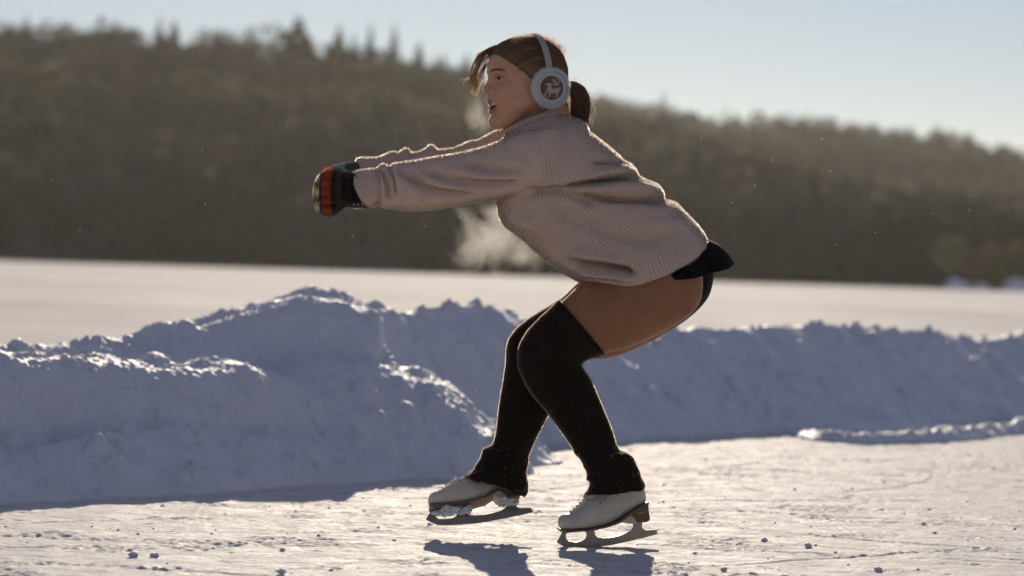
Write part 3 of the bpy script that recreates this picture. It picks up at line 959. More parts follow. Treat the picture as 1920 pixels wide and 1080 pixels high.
def add_fuzz(V, Q, T, n, lmin, lmax, tint, rg, width=.00035, curl=.5, mask=None, side=0):
    """thin wool fibres standing off a surface -> triangles"""
    F = np.vstack([Q[:, :3], Q[:, [0, 2, 3]]]) if len(Q) else T
    N = normals_np(V, Q, T)
    a = np.linalg.norm(np.cross(V[F[:, 1]] - V[F[:, 0]], V[F[:, 2]] - V[F[:, 0]]), axis=1)
    if side: a = a * (.25 + side * np.clip(1 - np.abs(N[F[:, 0], 1]) * 1.6, 0, 1))     # fibres packed on to side-facing surfaces to brighten the backlit rim
    if mask is not None: a = a * mask[F[:, 0]]
    i = rg.choice(len(F), n, p=a / a.sum())
    w = rg.random((n, 3)); w /= w.sum(1, keepdims=True)
    p = (V[F[i]] * w[..., None]).sum(1); nn = (N[F[i]] * w[..., None]).sum(1)
    r = rg.normal(size=(n, 3)); tdir = np.cross(nn, r); tdir /= np.linalg.norm(tdir, axis=1)[:, None]
    L = (lmin * (lmax / lmin) ** (rg.random(n) ** 2.2))[:, None]
    sd = np.cross(tdir, nn) * width
    m = p + nn * L * .6 + tdir * L * curl * .3
    e = p + nn * L * .8 + tdir * L * curl * rg.uniform(.4, 1.6, (n, 1))
    p = p - nn * .0008
    V2 = np.stack([p - sd, p + sd, m + sd * .8, m - sd * .8, e], 1).reshape(-1, 3)
    b = np.arange(n)[:, None] * 5
    Q2 = b + np.array([[0, 1, 2, 3]]); T2 = b + np.array([[3, 2, 4]])
    ci = tint[F[i, 0]] if isinstance(tint, np.ndarray) and tint.ndim == 2 else np.tile(np.array(tint), (n, 1))
    return V2, Q2, T2, np.repeat(ci, 5, axis=0)

def build_with_fuzz(name, V, Q, T, tint, mats, parent, fz=None, extra=None):
    """surface + fibres as one mesh, material 0 surface, 1 fibres"""
    nq, nt = len(Q), len(T)
    A = {'tint': tint}
    for k, v in (extra or {}).items(): A[k] = v
    mi = None
    if fz is not None:
        V2, Q2, T2, C2 = fz
        o = len(V)
        V = np.vstack([V, V2]); 
        mi = np.concatenate([np.zeros(nq), np.ones(len(Q2)), np.zeros(nt), np.ones(len(T2))])
        Q = np.vstack([Q, Q2 + o]); T = np.vstack([T, T2 + o]) if nt else T2 + o
        A['tint'] = np.vstack([tint, C2])
        for k in list(A):
            if k != 'tint': A[k] = np.concatenate([A[k], np.zeros(len(V2))])
    me = mesh_np(name, V, [Q, T], True, A, mi)
    return link(name, me, mats, parent)

# ---- head frame: her face looks to the left of the photo and a little to the lens
YAW = math.radians(20)
HS = 1.06
HC = P(996, 148, 0.0)
HX = -math.cos(YAW) * RT - math.sin(YAW) * np.array([0, 1.0, 0])
HX /= np.linalg.norm(HX)
HZ = UP.copy()
HY = np.cross(HZ, HX)
def h2w(p):
    p = np.asarray(p, float) * 0.001 * HS
    return HC + p[..., 0:1] * HX + p[..., 1:2] * HY + p[..., 2:3] * HZ

def build_head():
    h = 2.0
    xs = np.arange(-104, 146, h); ys = np.arange(-94, 95, h); zs = np.arange(-190, 112, h)
    p = np.stack(np.meshgrid(xs, ys, zs, indexing='ij'), -1)
    ay = p.copy(); ay[..., 1] = np.abs(ay[..., 1])      # mirrored half
    f = sd_ell(p, (6, 0, 16), (97, 75, 80))
    f = smin(f, sd_ell(p, (50, 0, -30), (60, 62, 70)), 20)
    f = smin(f, sd_ell(p, (64, 0, -78), (40, 47, 42)), 22)
    f = smin(f, sd_cone(ay, (22, 50, -58), (84, 14, -112), 17, 15), 20)
    f = smin(f, sd_ell(p, (97, 0, -112), (19, 22, 17)), 16)
    f = smin(f, sd_ell(p, (91, 0, -54), (25, 32, 26)), 16)
    f = smin(f, sd_ell(ay, (77, 34, -40), (25, 24, 26)), 16)
    f = smin(f, sd_cone(ay, (95, 30, 14), (103, 4, 10), 11, 11), 14)
    f = smin(f, sd_ell(p, (78, 0, 34), (37, 46, 34)), 18)
    # nose
    f = smin(f, sd_cone(p, (106, 0, 2), (121, 0, -28), 6.5, 8.5), 9)
    f = smin(f, sd_ell(p, (122, 0, -31), (9.5, 9, 8.5)), 7)
    f = smin(f, sd_ell(ay, (112, 11.5, -34), (9, 7, 7)), 5)
    f = smax(f, -sd_ell(ay, (115, 6, -41), (4, 3, 3.5)), 3)
    # eye sockets
    f = smax(f, -sd_ell(ay, (112, 31, -3), (20, 16, 9)), 11)
    f = smin(f, sd_ell(ay, (90, 31, -3), (13.4, 14.5, 12.6)), 3)
    # lids: slit between upper and lower
    f = smax(f, -sd_ell(ay, (104, 33, -3.5), (9, 12, 3.1)), 1.5)
    # lips round the open mouth
    f = smin(f, sd_cone(ay, (113, 4, -56), (93, 27, -59), 5.4, 3.2), 5)
    f = smin(f, sd_cone(ay, (110, 3, -84), (92, 27, -61), 6.6, 3.0), 6)
    f = smax(f, -sd_ell(p, (104, 0, -69), (28, 26, 8.5)), 3)
    f = smax(f, -sd_ell(p, (114, 0, -76), (20, 14, 7)), 3)
    f = smax(f, -sd_cone(ay, (113, 20, -38), (94, 38, -60), 1.0, 1.0), 6)
    f = smin(f, sd_ell(ay, (90, 36, -30), (17, 15, 13)), 10)
    # ears, neck
    f = smin(f, sd_ell(ay, (-4, 78, -6), (16, 8, 29)), 5)
    f = smin(f, sd_cone(p, (-4, 0, -60), (-24, 0, -190), 47, 46), 22)
    V, Q, T = surface_nets(f, (xs[0], ys[0], zs[0]), h)
    V = smooth_np(V, Q, T, 2)
    # colours in the head frame
    n = len(V); C = np.tile(np.array([.74, .41, .245]), (n, 1))
    def blend(mask, c):
        C[:] = C * (1 - mask[:, None]) + np.array(c) * mask[:, None]
    ab = np.abs(V[:, 1])
    ck = np.exp(-(((V[:, 0] - 92) / 26) ** 2 + ((ab - 40) / 16) ** 2 + ((V[:, 2] + 36) / 18) ** 2)); blend(ck * .75, (.74, .33, .21))
    ns = np.exp(-(((V[:, 0] - 124) / 10) ** 2 + (ab / 12) ** 2 + ((V[:, 2] + 32) / 10) ** 2)); blend(ns * .8, (.70, .30, .19))
    ax, az = 106 - 0.0 * ab, -70
    dl = np.sqrt(((ab) / 25) ** 2 + ((V[:, 2] + 71) / 19.5) ** 2)
    lip = np.clip((1.06 - dl) / .12, 0, 1) * (V[:, 0] > 90); blend(lip, (.50, .16, .12))
    cav = np.clip((0.62 - dl) / .1, 0, 1) * (V[:, 0] < 108) * (V[:, 0] > 70); blend(cav, (.10, .02, .018))
    ex = np.exp(-(((ab - 31) / 17) ** 2 + ((V[:, 2] - 3) / 4.0) ** 2)) * (V[:, 0] > 80); blend(np.clip(ex * .5, 0, 1), (.22, .11, .07))
    lash = np.exp(-(((ab - 33) / 13) ** 2 + ((V[:, 2] + .3) / 1.7) ** 2)) * (V[:, 0] > 86); blend(np.clip(lash * 1.3, 0, 1), (.02, .012, .01))
    return h2w(V), Q, T, C

HEADM = build_head()

# ---- body under the clothes (limbs, trunk, hips) + head, one mesh
def build_body():
    parts = []
    parts.append(loft([(1010, 190, 1058, 200, 0, .05), (1000, 232, 1085, 235, 0, .07), (975, 262, 1108, 265, .0, .17), (958, 320, 1140, 310, 0, .175), (985, 400, 1190, 360, 0, .15),
                       (1060, 470, 1250, 410, 0, .15), (1120, 500, 1292, 452, 0.02, .165), (1180, 520, 1318, 500, .02, .16), (1215, 560, 1312, 540, .02, .12)], seg=48))
    for s, (yh, yw) in ((-1, (-.14, -.03)), (1, (.14, .095))):
        dy = 0 if s < 0 else -14
        parts.append(loft([(1010, 262 + dy, 1020, 330 + dy, yh, .05), (950, 290 + dy, 952, 350 + dy, yh, .05), (850, 310 + dy, 852, 362 + dy, (yh + yw) / 2, .040), (760, 330 + dy, 762, 372 + dy, yw, .032),
                           (690, 338 + dy, 692, 372 + dy, yw, .027), (645, 335 + dy, 645, 378 + dy, yw, .03), (610, 338 + dy, 612, 380 + dy, yw, .028)], seg=24))
    # near leg
    parts.append(loft([(1225, 430, 1318, 515, -.06, .075), (1185, 455, 1317, 555, -.065, .095), (1145, 485, 1293, 592, -.075, .096), (1100, 520, 1235, 627, -.09, .092), (1073, 547, 1183, 650, -.09, .082),
                       (1053, 566, 1137, 662, -.09, .068), (1022, 597, 1103, 668, -.09, .050), (1000, 640, 1072, 676, -.09, .044), (1000, 700, 1078, 716, -.09, .042), (1046, 775, 1112, 775, -.08, .042),
                       (1082, 840, 1145, 840, -.07, .036), (1112, 885, 1170, 885, -.07, .034), (1122, 905, 1165, 905, -.07, .018)], seg=40))
    # far leg
    parts.append(loft([(1240, 440, 1332, 505, .09, .075), (1190, 465, 1327, 555, .10, .095), (1145, 495, 1297, 592, .11, .098), (1090, 525, 1240, 630, .11, .09), (1060, 552, 1190, 655, .11, .08),
                       (1028, 580, 1140, 672, .11, .066), (996, 611, 1090, 674, .11, .050), (972, 650, 1050, 686, .11, .046), (965, 705, 1040, 712, .11, .044), (955, 765, 1010, 770, .11, .040),
                       (928, 860, 972, 862, .11, .036), (925, 885, 965, 885, .11, .02)], seg=40))
    V, Q, T = remesh(parts, .0042)
    V = smooth_np(V, Q, T, 6)
    x, y = PX(V)
    C = np.tile(np.array([.74, .41, .245]), (len(V), 1))
    legs = np.clip((y - 480) / 12, 0, 1)[:, None] * (x > 880)[:, None]
    C = C * (1 - legs) + np.array([.34, .140, .052]) * legs          # tan tights
    hV, hQ, hT, hC = HEADM
    VV, QQ, TT = join_np([(V, Q, T), (hV, hQ, hT)])
    CC = np.vstack([C, hC]); xx, yy = PX(VV)
    seen = ((yy > 520) & (xx > 1040)) | ((yy < 250) & (xx < 960))
    fz = add_fuzz(VV, QQ, TT, 26000, .0006, .0016, (.95, .8, .68), np.random.default_rng(2), width=.00024, side=9, mask=seen.astype(float) + 1e-6)
    return build_with_fuzz('body', VV, QQ, TT, CC, [SKIN, FUZZ], person, fz)
body = build_body()

# ---- eyes, teeth, brows
def build_face_parts():
    import bmesh
    bm = bmesh.new(); bmesh.ops.create_uvsphere(bm, u_segments=24, v_segments=16, radius=1); bmesh.ops.triangulate(bm, faces=bm.faces)
    S = np.array([v.co[:] for v in bm.verts]); F = np.array([[v.index for v in f.verts] for f in bm.faces]); bm.free()
    t = NT('eye'); m = t.surf(t.bsdf(t.attr('tint').outputs['Color'], .25, spec=.25))
    for s in (1, -1):
        V = S * 12.4
        d = np.array([1, .12 * s - .05, -.02]); d /= np.linalg.norm(d)
        ang = (S @ d)
        C = np.tile(np.array([.26, .20, .17]), (len(V), 1)); C[ang > .72] = (.018, .009, .005); C[ang > .965] = (.003, .003, .003)
        W = h2w(V + [90, 31 * s, -3])
        link('eye', mesh_np('eye', W, F, True, {'tint': C}), m, body)
    # teeth: an upper row following the dental arch
    t = NT('tooth_enamel'); m = t.surf(t.bsdf((.74, .70, .62), .25, spec=.5))
    parts = []
    for k in range(-5, 6):
        a = k * .235; r = 21
        c = np.array([83 + math.cos(a) * r * 1.05, math.sin(a) * r, -65.0])
        V = np.sign(S) * np.abs(S) ** .75 * [2.6, 2.7, 5.0]
        ca, sa = math.cos(a), math.sin(a)
        V = np.stack([V[:, 0] * ca - V[:, 1] * sa, V[:, 0] * sa + V[:, 1] * ca, V[:, 2]], -1) + c
        parts.append((h2w(V), np.zeros((0, 4), int), F))
    V, Q, T = join_np(parts)
    link('teeth', mesh_np('teeth', V, T), m, body)
    t = NT('tongue'); m2 = t.surf(t.bsdf((.24, .06, .05), .35))
    link('tongue', mesh_np('tongue', h2w(S * [16, 14, 5] + [86, 0, -79]), F), m2, body)
    # brows
    hv = HEADM[0] - HC
    HL = np.stack([hv @ HX, hv @ HY, hv @ HZ], -1) / (HS * .001)
    def surf_x(y_, z_):
        m_ = (np.abs(HL[:, 1] - y_) < 2.4) & (np.abs(HL[:, 2] - z_) < 2.4)
        return HL[m_, 0].max() if m_.any() else 100.0
    rg = np.random.default_rng(3)
    for s in (1, -1):
        n = 130; u = rg.random(n)
        y0 = 13 + 36 * u; z0 = 14.5 + 5.5 * np.sin(u * 2.3) - 4 * u ** 2 + rg.normal(0, 1.1, n) * (1 - .5 * u)
        x0 = np.array([surf_x(a_, b_) for a_, b_ in zip(y0, z0)]) + .6
        L = 7
        tt = np.linspace(0, 1, 4)
        path = np.stack([x0[:, None] - .10 * y0[:, None] * tt, (y0[:, None] + L * tt * .9) * s, z0[:, None] + L * tt * .25], -1)
        V, Q, T = tubes(h2w(path.reshape(-1, 3)).reshape(n, 4, 3), np.tile(np.array([.0003, .0003, .00025, .0001]), (n, 1)))
        V = V
        link('eyebrow', mesh_np('eyebrow', V, Q, True, {'tint': np.tile(HAIRC * .6, (len(V), 1))}), HAIRM, body)

# ---- hair
def hair_mat(name='brown_hair', fwd=.3, tr=.5):
    t = NT(name); co = t.coord('Object')
    a = t.attr('tint').outputs['Color']
    b = t.bsdf(a, .85, spec=.06)
    g = t.n('ShaderNodeGamma'); g.inputs[1].default_value = .42; t.l(a, g.inputs[0])
    m1 = t.add_translucent(b, g.outputs[0], tr)
    rf = t.n('ShaderNodeBsdfRefraction'); rf.inputs['Roughness'].default_value = .8; rf.inputs['IOR'].default_value = 1.5; t.l(g.outputs[0], rf.inputs['Color'])
    mx = t.n('ShaderNodeMixShader'); mx.inputs[0].default_value = fwd
    t.l(m1.outputs[0], mx.inputs[1]); t.l(rf.outputs[0], mx.inputs[2])
    return t.surf(mx)
HAIRM = hair_mat()
CAPM = hair_mat('combed_hair', 0.0, 0.06)
HAIRC = np.array([.19, .112, .062])

def strand_mesh(name, sets, rg, parent, solid=None, glow=1):
    """sets: (paths, radius, tint, tip) bundles joined into one part"""
    parts, cols = [], []
    for paths, r0, tint, tip in sets:
        n, m, _ = paths.shape
        rad = r0 * np.linspace(1, tip, m)[None] * rg.uniform(.7, 1.2, (n, 1))
        parts.append(tubes(paths, rad)); cols.append(np.repeat(tint * rg.uniform(.6, 1.6, (n, 1)), m * 3, axis=0))
    if solid is not None:
        parts.insert(0, solid[0]); cols.insert(0, solid[1])
    mi = np.concatenate([np.full(len(p_[1]), float(k >= glow)) for k, p_ in enumerate(parts)] + [np.full(len(p_[2]), 0.) for p_ in parts])
    V, Q, T = join_np(parts)
    return link(name, mesh_np(name, V, [Q, T], True, {'tint': np.vstack(cols)}, mi), [CAPM, HAIRM], parent)

def bez(p0, p1, p2, p3, m):
    t = np.linspace(0, 1, m)[None, :, None]
    return ((1 - t) ** 3) * p0[:, None] + 3 * t * (1 - t) ** 2 * p1[:, None] + 3 * t * t * (1 - t) * p2[:, None] + t ** 3 * p3[:, None]

def build_hair():
    rg = np.random.default_rng(21)
    # cap of combed back hair
    h = 2.2
    xs = np.arange(-112, 112, h); ys = np.arange(-90, 90, h); zs = np.arange(-88, 116, h)
    p = np.stack(np.meshgrid(xs, ys, zs, indexing='ij'), -1)
    ay = p.copy(); ay[..., 1] = np.abs(ay[..., 1])
    f = sd_ell(p, (2, 0, 20), (97, 80, 86))
    f = smin(f, sd_ell(p, (44, 0, 40), (68, 70, 60)), 20)
    f = smin(f, sd_cone(p, (-60, 0, -30), (-86, 0, -22), 36, 20), 20)
    # hairline: cut away the face side
    ang = 98 - 1.05 * (52 - p[..., 2]).clip(0, 200) - .018 * ay[..., 1] ** 1.5 + 6 * (p[..., 2] > 60)
    ang = np.where(p[..., 2] < -10, np.maximum(ang, -2 - 0.2 * (-10 - p[..., 2])) * 0 + (12 + 0.9 * (p[..., 2] + 10)), ang)
    ang = np.where(p[..., 2] < 8, np.maximum(ang, 22 + .9 * np.minimum(p[..., 2] + 10, 0)), ang)
    ang = np.where(p[..., 2] >= 8, np.maximum(ang, 22), ang)
    f = smax(f, (p[..., 0] - ang) * .75, 5)
    f = smax(f, -(p[..., 2] + 74), 6)
    V, Q, T = surface_nets(f, (xs[0], ys[0], zs[0]), h)
    V = smooth_np(V, Q, T, 3)
    # combed strand grooves flowing back to the tie at (-95, 0, -12)
    tie = np.array([-98., 0, -12])
    d = V - tie
    th = np.arctan2(d[:, 1], d[:, 2] + .35 * d[:, 0]); 
    N = normals_np(V, Q, T)
    g = noise3(th * 26, np.linalg.norm(d, axis=1) * .012, seed=4) * 1.3 + noise3(th * 9, np.linalg.norm(d, axis=1) * .01, seed=9) * 1.3
    V = V + N * g[:, None]
    C = HAIRC * (1.0 + .35 * noise3(th * 30, np.linalg.norm(d, axis=1) * .01, seed=14))[:, None]
    hair = link('hair', mesh_np('hair', h2w(V), Q, True, {'tint': C}), CAPM, person)
    capV = V
    # fine strands lying on the cap
    n = 5200
    k = rg.choice(len(capV), n); p0 = capV[k]; nn = N[k]
    to = tie - p0; dist = np.linalg.norm(to, axis=1)[:, None]; L = np.minimum(dist * .6, 70)
    dirn = to / np.maximum(dist, 1)
    m = 6; tt = np.linspace(0, 1, m)[None, :, None]
    path = p0[:, None] + dirn[:, None] * L[:, None] * tt
    path = path + nn[:, None] * (np.sin(tt * 3.14) * rg.uniform(0, .8, (n, 1, 1)))
    # push out on to the skull ellipsoid
    from mathutils.kdtree import KDTree
    kd = KDTree(len(capV))
    for i_, v_ in enumerate(capV): kd.insert(v_, i_)
    kd.balance()
    lift = rg.uniform(.2, 1.5, n)
    for i_ in range(n):
        for j_ in range(m):
            q_ = kd.find(path[i_, j_])[1]; path[i_, j_] = capV[q_] * .5 + (path[i_, j_] + N[q_] * max(0.0, float((capV[q_] - path[i_, j_]) @ N[q_]))) * .5 + N[q_] * lift[i_]
    path[:, 1:-1] = (path[:, :-2] + 2 * path[:, 1:-1] + path[:, 2:]) / 4
    ok = (p0[:, 2] > -45) & ~((p0[:, 0] > 12) & (p0[:, 2] < 34))
    path = path[ok]
    lying = h2w(path.reshape(-1, 3)).reshape(-1, m, 3)
    # fine short hairs softening the hairline
    lim = 98 - 1.05 * np.clip(52 - capV[:, 2], 0, 200) - .018 * np.abs(capV[:, 1]) ** 1.5
    lim = np.maximum(lim, 22)
    ed = np.where((capV[:, 0] > lim - 7) & (capV[:, 2] > -8) & (capV[:, 2] < 84))[0]
    ke = rg.choice(ed, 900); pe = capV[ke]; ne = N[ke]
    de = tie - pe; de /= np.linalg.norm(de, axis=1)[:, None]; de = de + rg.normal(0, .16, de.shape)
    f0 = rg.uniform(3, 11, (900, 1))
    sk_ = ne.copy(); sk_[:, 0] *= .2; sk_ /= np.linalg.norm(sk_, axis=1)[:, None]
    edge_paths = bez(pe - de * f0 - sk_ * 1.5, pe - de * f0 * .4 + sk_ * .6, pe + de * 8 + sk_ * 1.2, pe + de * 20 + sk_ * .2, 6)
    edge_w = h2w(edge_paths.reshape(-1, 3)).reshape(-1, 6, 3)
    # flyaways along the crown and nape, sun glow painted in as a pale tint
    n = 2600
    a = np.where(rg.random(n) < .75, rg.uniform(.6, 2.6, n), rg.uniform(-.5, 2.9, n))
    base = np.stack([2 - np.cos(a + .3) * -0 + 97 * np.sin(-a + 1.1) * 1.0, rg.normal(0, 22, n), 20 + 85 * np.cos(-a + 1.1)], -1)
    base[:, 0] = 2 + 98 * np.cos(a); base[:, 2] = 20 + 86.5 * np.sin(a)
    ok = (base[:, 2] > -20) & ~((base[:, 0] > 52) & (base[:, 2] < 88)); base = base[ok]; n = len(base); a = a[ok]
    out = np.stack([np.cos(a), rg.normal(0, .4, n), np.sin(a)], -1)
    back = np.stack([-np.sin(a), rg.normal(0, .3, n), np.cos(a)], -1) * -np.sign(1)
    Lk = rg.uniform(6, 26, n)[:, None] * np.where(rg.random(n) < .85, .42, 1.0)[:, None]
    e = base + out * Lk * .33 + back * Lk * rg.choice([-1, 1], n)[:, None]
    path = bez(base - out * 3, base + out * Lk * .25, base + out * Lk * .45 + (e - base) * .5, e, 7)
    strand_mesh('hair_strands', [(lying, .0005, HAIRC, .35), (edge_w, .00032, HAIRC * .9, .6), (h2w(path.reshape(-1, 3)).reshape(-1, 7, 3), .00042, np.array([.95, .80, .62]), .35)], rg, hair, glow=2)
    # bangs: locks sweeping forward and down in front of the forehead
    def px_paths(start, c1, c2, end, n, spread, m=14, Y=(-.02, .05), locks=0):
        """start.. end: pixel curves; spread px"""
        s = rg.normal(0, 1, (n, 4)) * spread
        y = rg.uniform(Y[0], Y[1], n)
        Ps = []
        u = rg.random(n)
        if locks: u = (np.floor(u * locks) + .5 + rg.normal(0, .13, n)) / locks; s = s * .55
        for j, kp in enumerate((start, c1, c2, end)):
            a_, b_ = np.array(kp[0], float), np.array(kp[1], float)
            q = a_ + (b_ - a_) * u[:, None] + s[:, [j]] * [1, .6]
            Ps.append(np.array([P(q[i, 0], q[i, 1], y[i]) for i in range(n)]))
        return bez(*Ps, m)
    B = []
    B.append(px_paths(((958, 84), (938, 88)), ((918, 78), (905, 96)), ((880, 104), (893, 122)), ((880, 148), (893, 168)), 120, 1.8, locks=4))
    B.append(px_paths(((955, 86), (935, 96)), ((925, 84), (915, 104)), ((884, 108), (900, 128)), ((878, 170), (890, 176)), 100, 2.4, locks=4))
    B.append(px_paths(((960, 92), (940, 100)), ((938, 100), (926, 108)), ((906, 104), (903, 122)), ((890, 166), (908, 146)), 70, 2.4, locks=4))
    B.append(px_paths(((965, 84), (945, 90)), ((930, 86), (925, 96)), ((912, 90), (905, 100)), ((894, 104), (890, 122)), 120, 1.8))
    paths = np.concatenate(B)
    W = [px_paths(((890, 140), (884, 160)), ((882, 160), (880, 170)), ((886, 176), (884, 180)), ((900, 182), (876, 172)), 26, 2.5, Y=(-.02, .04)),
         px_paths(((884, 140), (882, 150)), ((880, 146), (878, 150)), ((872, 148), (870, 150)), ((864, 148), (872, 168)), 10, 1.5, Y=(-.02, .04)),
         px_paths(((908, 150), (905, 140)), ((900, 160), (900, 158)), ((894, 172), (896, 176)), ((888, 182), (904, 178)), 14, 1.5, Y=(-.02, .04))]
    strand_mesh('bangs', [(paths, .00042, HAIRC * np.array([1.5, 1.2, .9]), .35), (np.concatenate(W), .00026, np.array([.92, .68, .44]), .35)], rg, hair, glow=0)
    # ponytail: a bundle curling from the tie down to the shoulders
    n = 950
    th = rg.uniform(0, 6.283, n); r = np.sqrt(rg.random(n))
    ctr = np.array([(1058, 162), (1070, 163), (1084, 172), (1090, 190), (1088, 210), (1086, 226)], float)
    rad = np.array([.010, .016, .021, .024, .024, .021])
    m = 16
    cc = catmull(ctr, 3)[:m]; rr = catmull(rad[:, None], 3)[:m, 0]
    tang = np.gradient(cc, axis=0); tang /= np.linalg.norm(tang, axis=1)[:, None]
    nrm = np.stack([-tang[:, 1], tang[:, 0]], -1)
    cut = rg.normal(0, 1, (n, 2)) * 2.2
    paths = np.empty((n, m, 3))
    for j in range(m):
        off = (r * np.cos(th)) * rr[j] * 690
        q = cc[j][None] + nrm[j][None] * off[:, None] + rg.normal(0, .4, (n, 2)) + cut * (j / m) ** 2
        yy = r * np.sin(th) * rr[j] * 1.1
        for i in range(n): paths[i, j] = P(q[i, 0], q[i, 1], yy[i])
    # solid core so it does not read as see-through
    V, Q, T = loft([(1052, 157, 1052, 172, 0, .010), (1068, 155, 1064, 174, 0, .016), (1086, 163, 1070, 184, 0, .02), (1099, 183, 1070, 197, 0, .022), (1102, 206, 1072, 208, 0, .022), (1097, 222, 1074, 224, 0, .018)], seg=20)
    core = ((V, Q, T), np.tile(HAIRC * .6, (len(V), 1)))
    # hair tie
    V, Q, T = loft([(1059, 153, 1057, 175, 0, .014), (1063, 152, 1060, 176, 0, .017), (1067, 153, 1063, 177, 0, .015)], seg=20)
    link('hair_tie', mesh_np('hair_tie', V, [Q, T]), SKIRT, hair)
    # wisps round the ponytail and the loose hair under it
    W = []
    n = 140
    u = rg.integers(1, m - 1, n)
    for i in range(n):
        c = cc[u[i]]; sdn = 1 if rg.random() < .75 else -1
        p0 = c + nrm[u[i]] * -sdn * rr[u[i]] * 690 * -1
        outd = (nrm[u[i]] * sdn + rg.normal(0, .35, 2))
        L = rg.uniform(5, 15)
        yy = rg.uniform(-.015, .015)
        a_ = P(*p0, yy); b_ = P(*(p0 + outd * L * .5 + tang[u[i]] * -2), yy); c_ = P(*(p0 + outd * L * .9 + tang[u[i]] * L * .3), yy); d_ = P(*(p0 + outd * L * .8 + tang[u[i]] * L), yy)
        W.append(bez(a_[None], b_[None], c_[None], d_[None], m)[0])
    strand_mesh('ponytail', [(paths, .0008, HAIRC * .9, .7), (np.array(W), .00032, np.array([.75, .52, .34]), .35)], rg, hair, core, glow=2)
    n = 240
    a0 = px_paths(((1036, 176), (1054, 172)), ((1046, 180), (1062, 180)), ((1052, 196), (1066, 196)), ((1050, 206), (1068, 214)), n, 1.5, m=10, Y=(-.025, .035))
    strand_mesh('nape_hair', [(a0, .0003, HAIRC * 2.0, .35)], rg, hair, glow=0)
build_face_parts()
build_hair()

# ---- sweater
NEARSL = [(664, 322, 690, 387, -.05, .040, 667, 358), (672, 320, 697, 388, -.05, .042, 676, 357), (690, 317, 706, 384, -.052, .043, 693, 354), (706, 315, 709, 381, -.055, .043, 705, 350),
          (713, 309, 715, 387, -.06, .050, 712, 350), (722, 307, 724, 389, -.06, .052, 722, 350), (729, 313, 730, 390, -.062, .049, 729, 351), (740, 306, 742, 391, -.065, .055, 740, 350),
          (772, 303, 775, 393, -.07, .058, 772, 350), (812, 295, 812, 391, -.08, .062), (850, 289, 855, 385, -.09, .065), (895, 280, 900, 377, -.11, .068), (938, 264, 942, 371, -.13, .072),
          (985, 246, 988, 365, -.14, .078), (1035, 238, 1035, 366, -.13, .08), (1080, 245, 1075, 360, -.11, .07)]
FARSL = [(668, 300, 690, 365, 0.100, .040), (676, 296, 696, 366, 0.098, .042), (700, 297, 708, 366, 0.099, .046), (713, 294, 717, 367, 0.101, .046), (722, 291, 724, 368, 0.100, .047), (728, 287, 731, 368, 0.100, .048), (740, 284, 742, 368, 0.101, .050),
         (748, 287, 749, 369, 0.100, .050), (757, 279, 758, 369, 0.100, .054), (765, 279, 765, 370, 0.098, .054), (772, 287, 772, 370, 0.100, .054), (796, 281, 796, 371, 0.100, .056), (807, 272, 806, 371, 0.101, .060), (814, 275, 814, 371, 0.102, .058),
         (820, 280, 821, 371, 0.101, .056), (851, 278, 853, 370, 0.105, .060), (879, 266, 880, 368, 0.109, .064), (897, 263, 899, 366, 0.116, .066), (908, 257, 909, 365, 0.124, .066), (935, 244, 942, 362, 0.130, .07), (985, 232, 995, 355, 0.140, .078), (1050, 228, 1050, 350, 0.120, .075)]
TORSO = [(1006, 207, 1054, 203, 0, .058), (998, 214, 1060, 216, 0, .066), (985, 224, 1088, 227, 0, .095), (966, 238, 1102, 238, 0, .13), (944, 262, 1110, 252, 0, .175), (936, 300, 1141, 277, 0, .20), (934, 345, 1160, 294, 0, .21),
         (934, 385, 1184, 312, 0, .205), (940, 413, 1203, 334, 0, .195), (956, 428, 1232, 349, 0, .19, 1080, 395), (984, 449, 1248, 376, 0, .19, 1110, 425), (1020, 482, 1270, 387, 0, .19, 1146, 458),
         (1050, 503, 1289, 405, 0, .192, 1180, 485), (1078, 517, 1308, 426, 0, .19, 1208, 510), (1096, 527, 1325, 446, 0, .178, 1224, 527)]

def seg_dist(px, py, line):
    best = np.full(px.shape, 1e9); tt = np.zeros(px.shape); tot = 0
    L = [math.dist(a, b) for a, b in zip(line[:-1], line[1:])]; S = sum(L)
    for (a, b), l in zip(zip(line[:-1], line[1:]), L):
        dx, dy = b[0] - a[0], b[1] - a[1]
        t = np.clip(((px - a[0]) * dx + (py - a[1]) * dy) / (l * l), 0, 1)
        d = np.hypot(px - a[0] - t * dx, py - a[1] - t * dy)
        m = d < best; best = np.where(m, d, best); tt = np.where(m, (tot + t * l) / S, tt); tot += l
    return best, tt

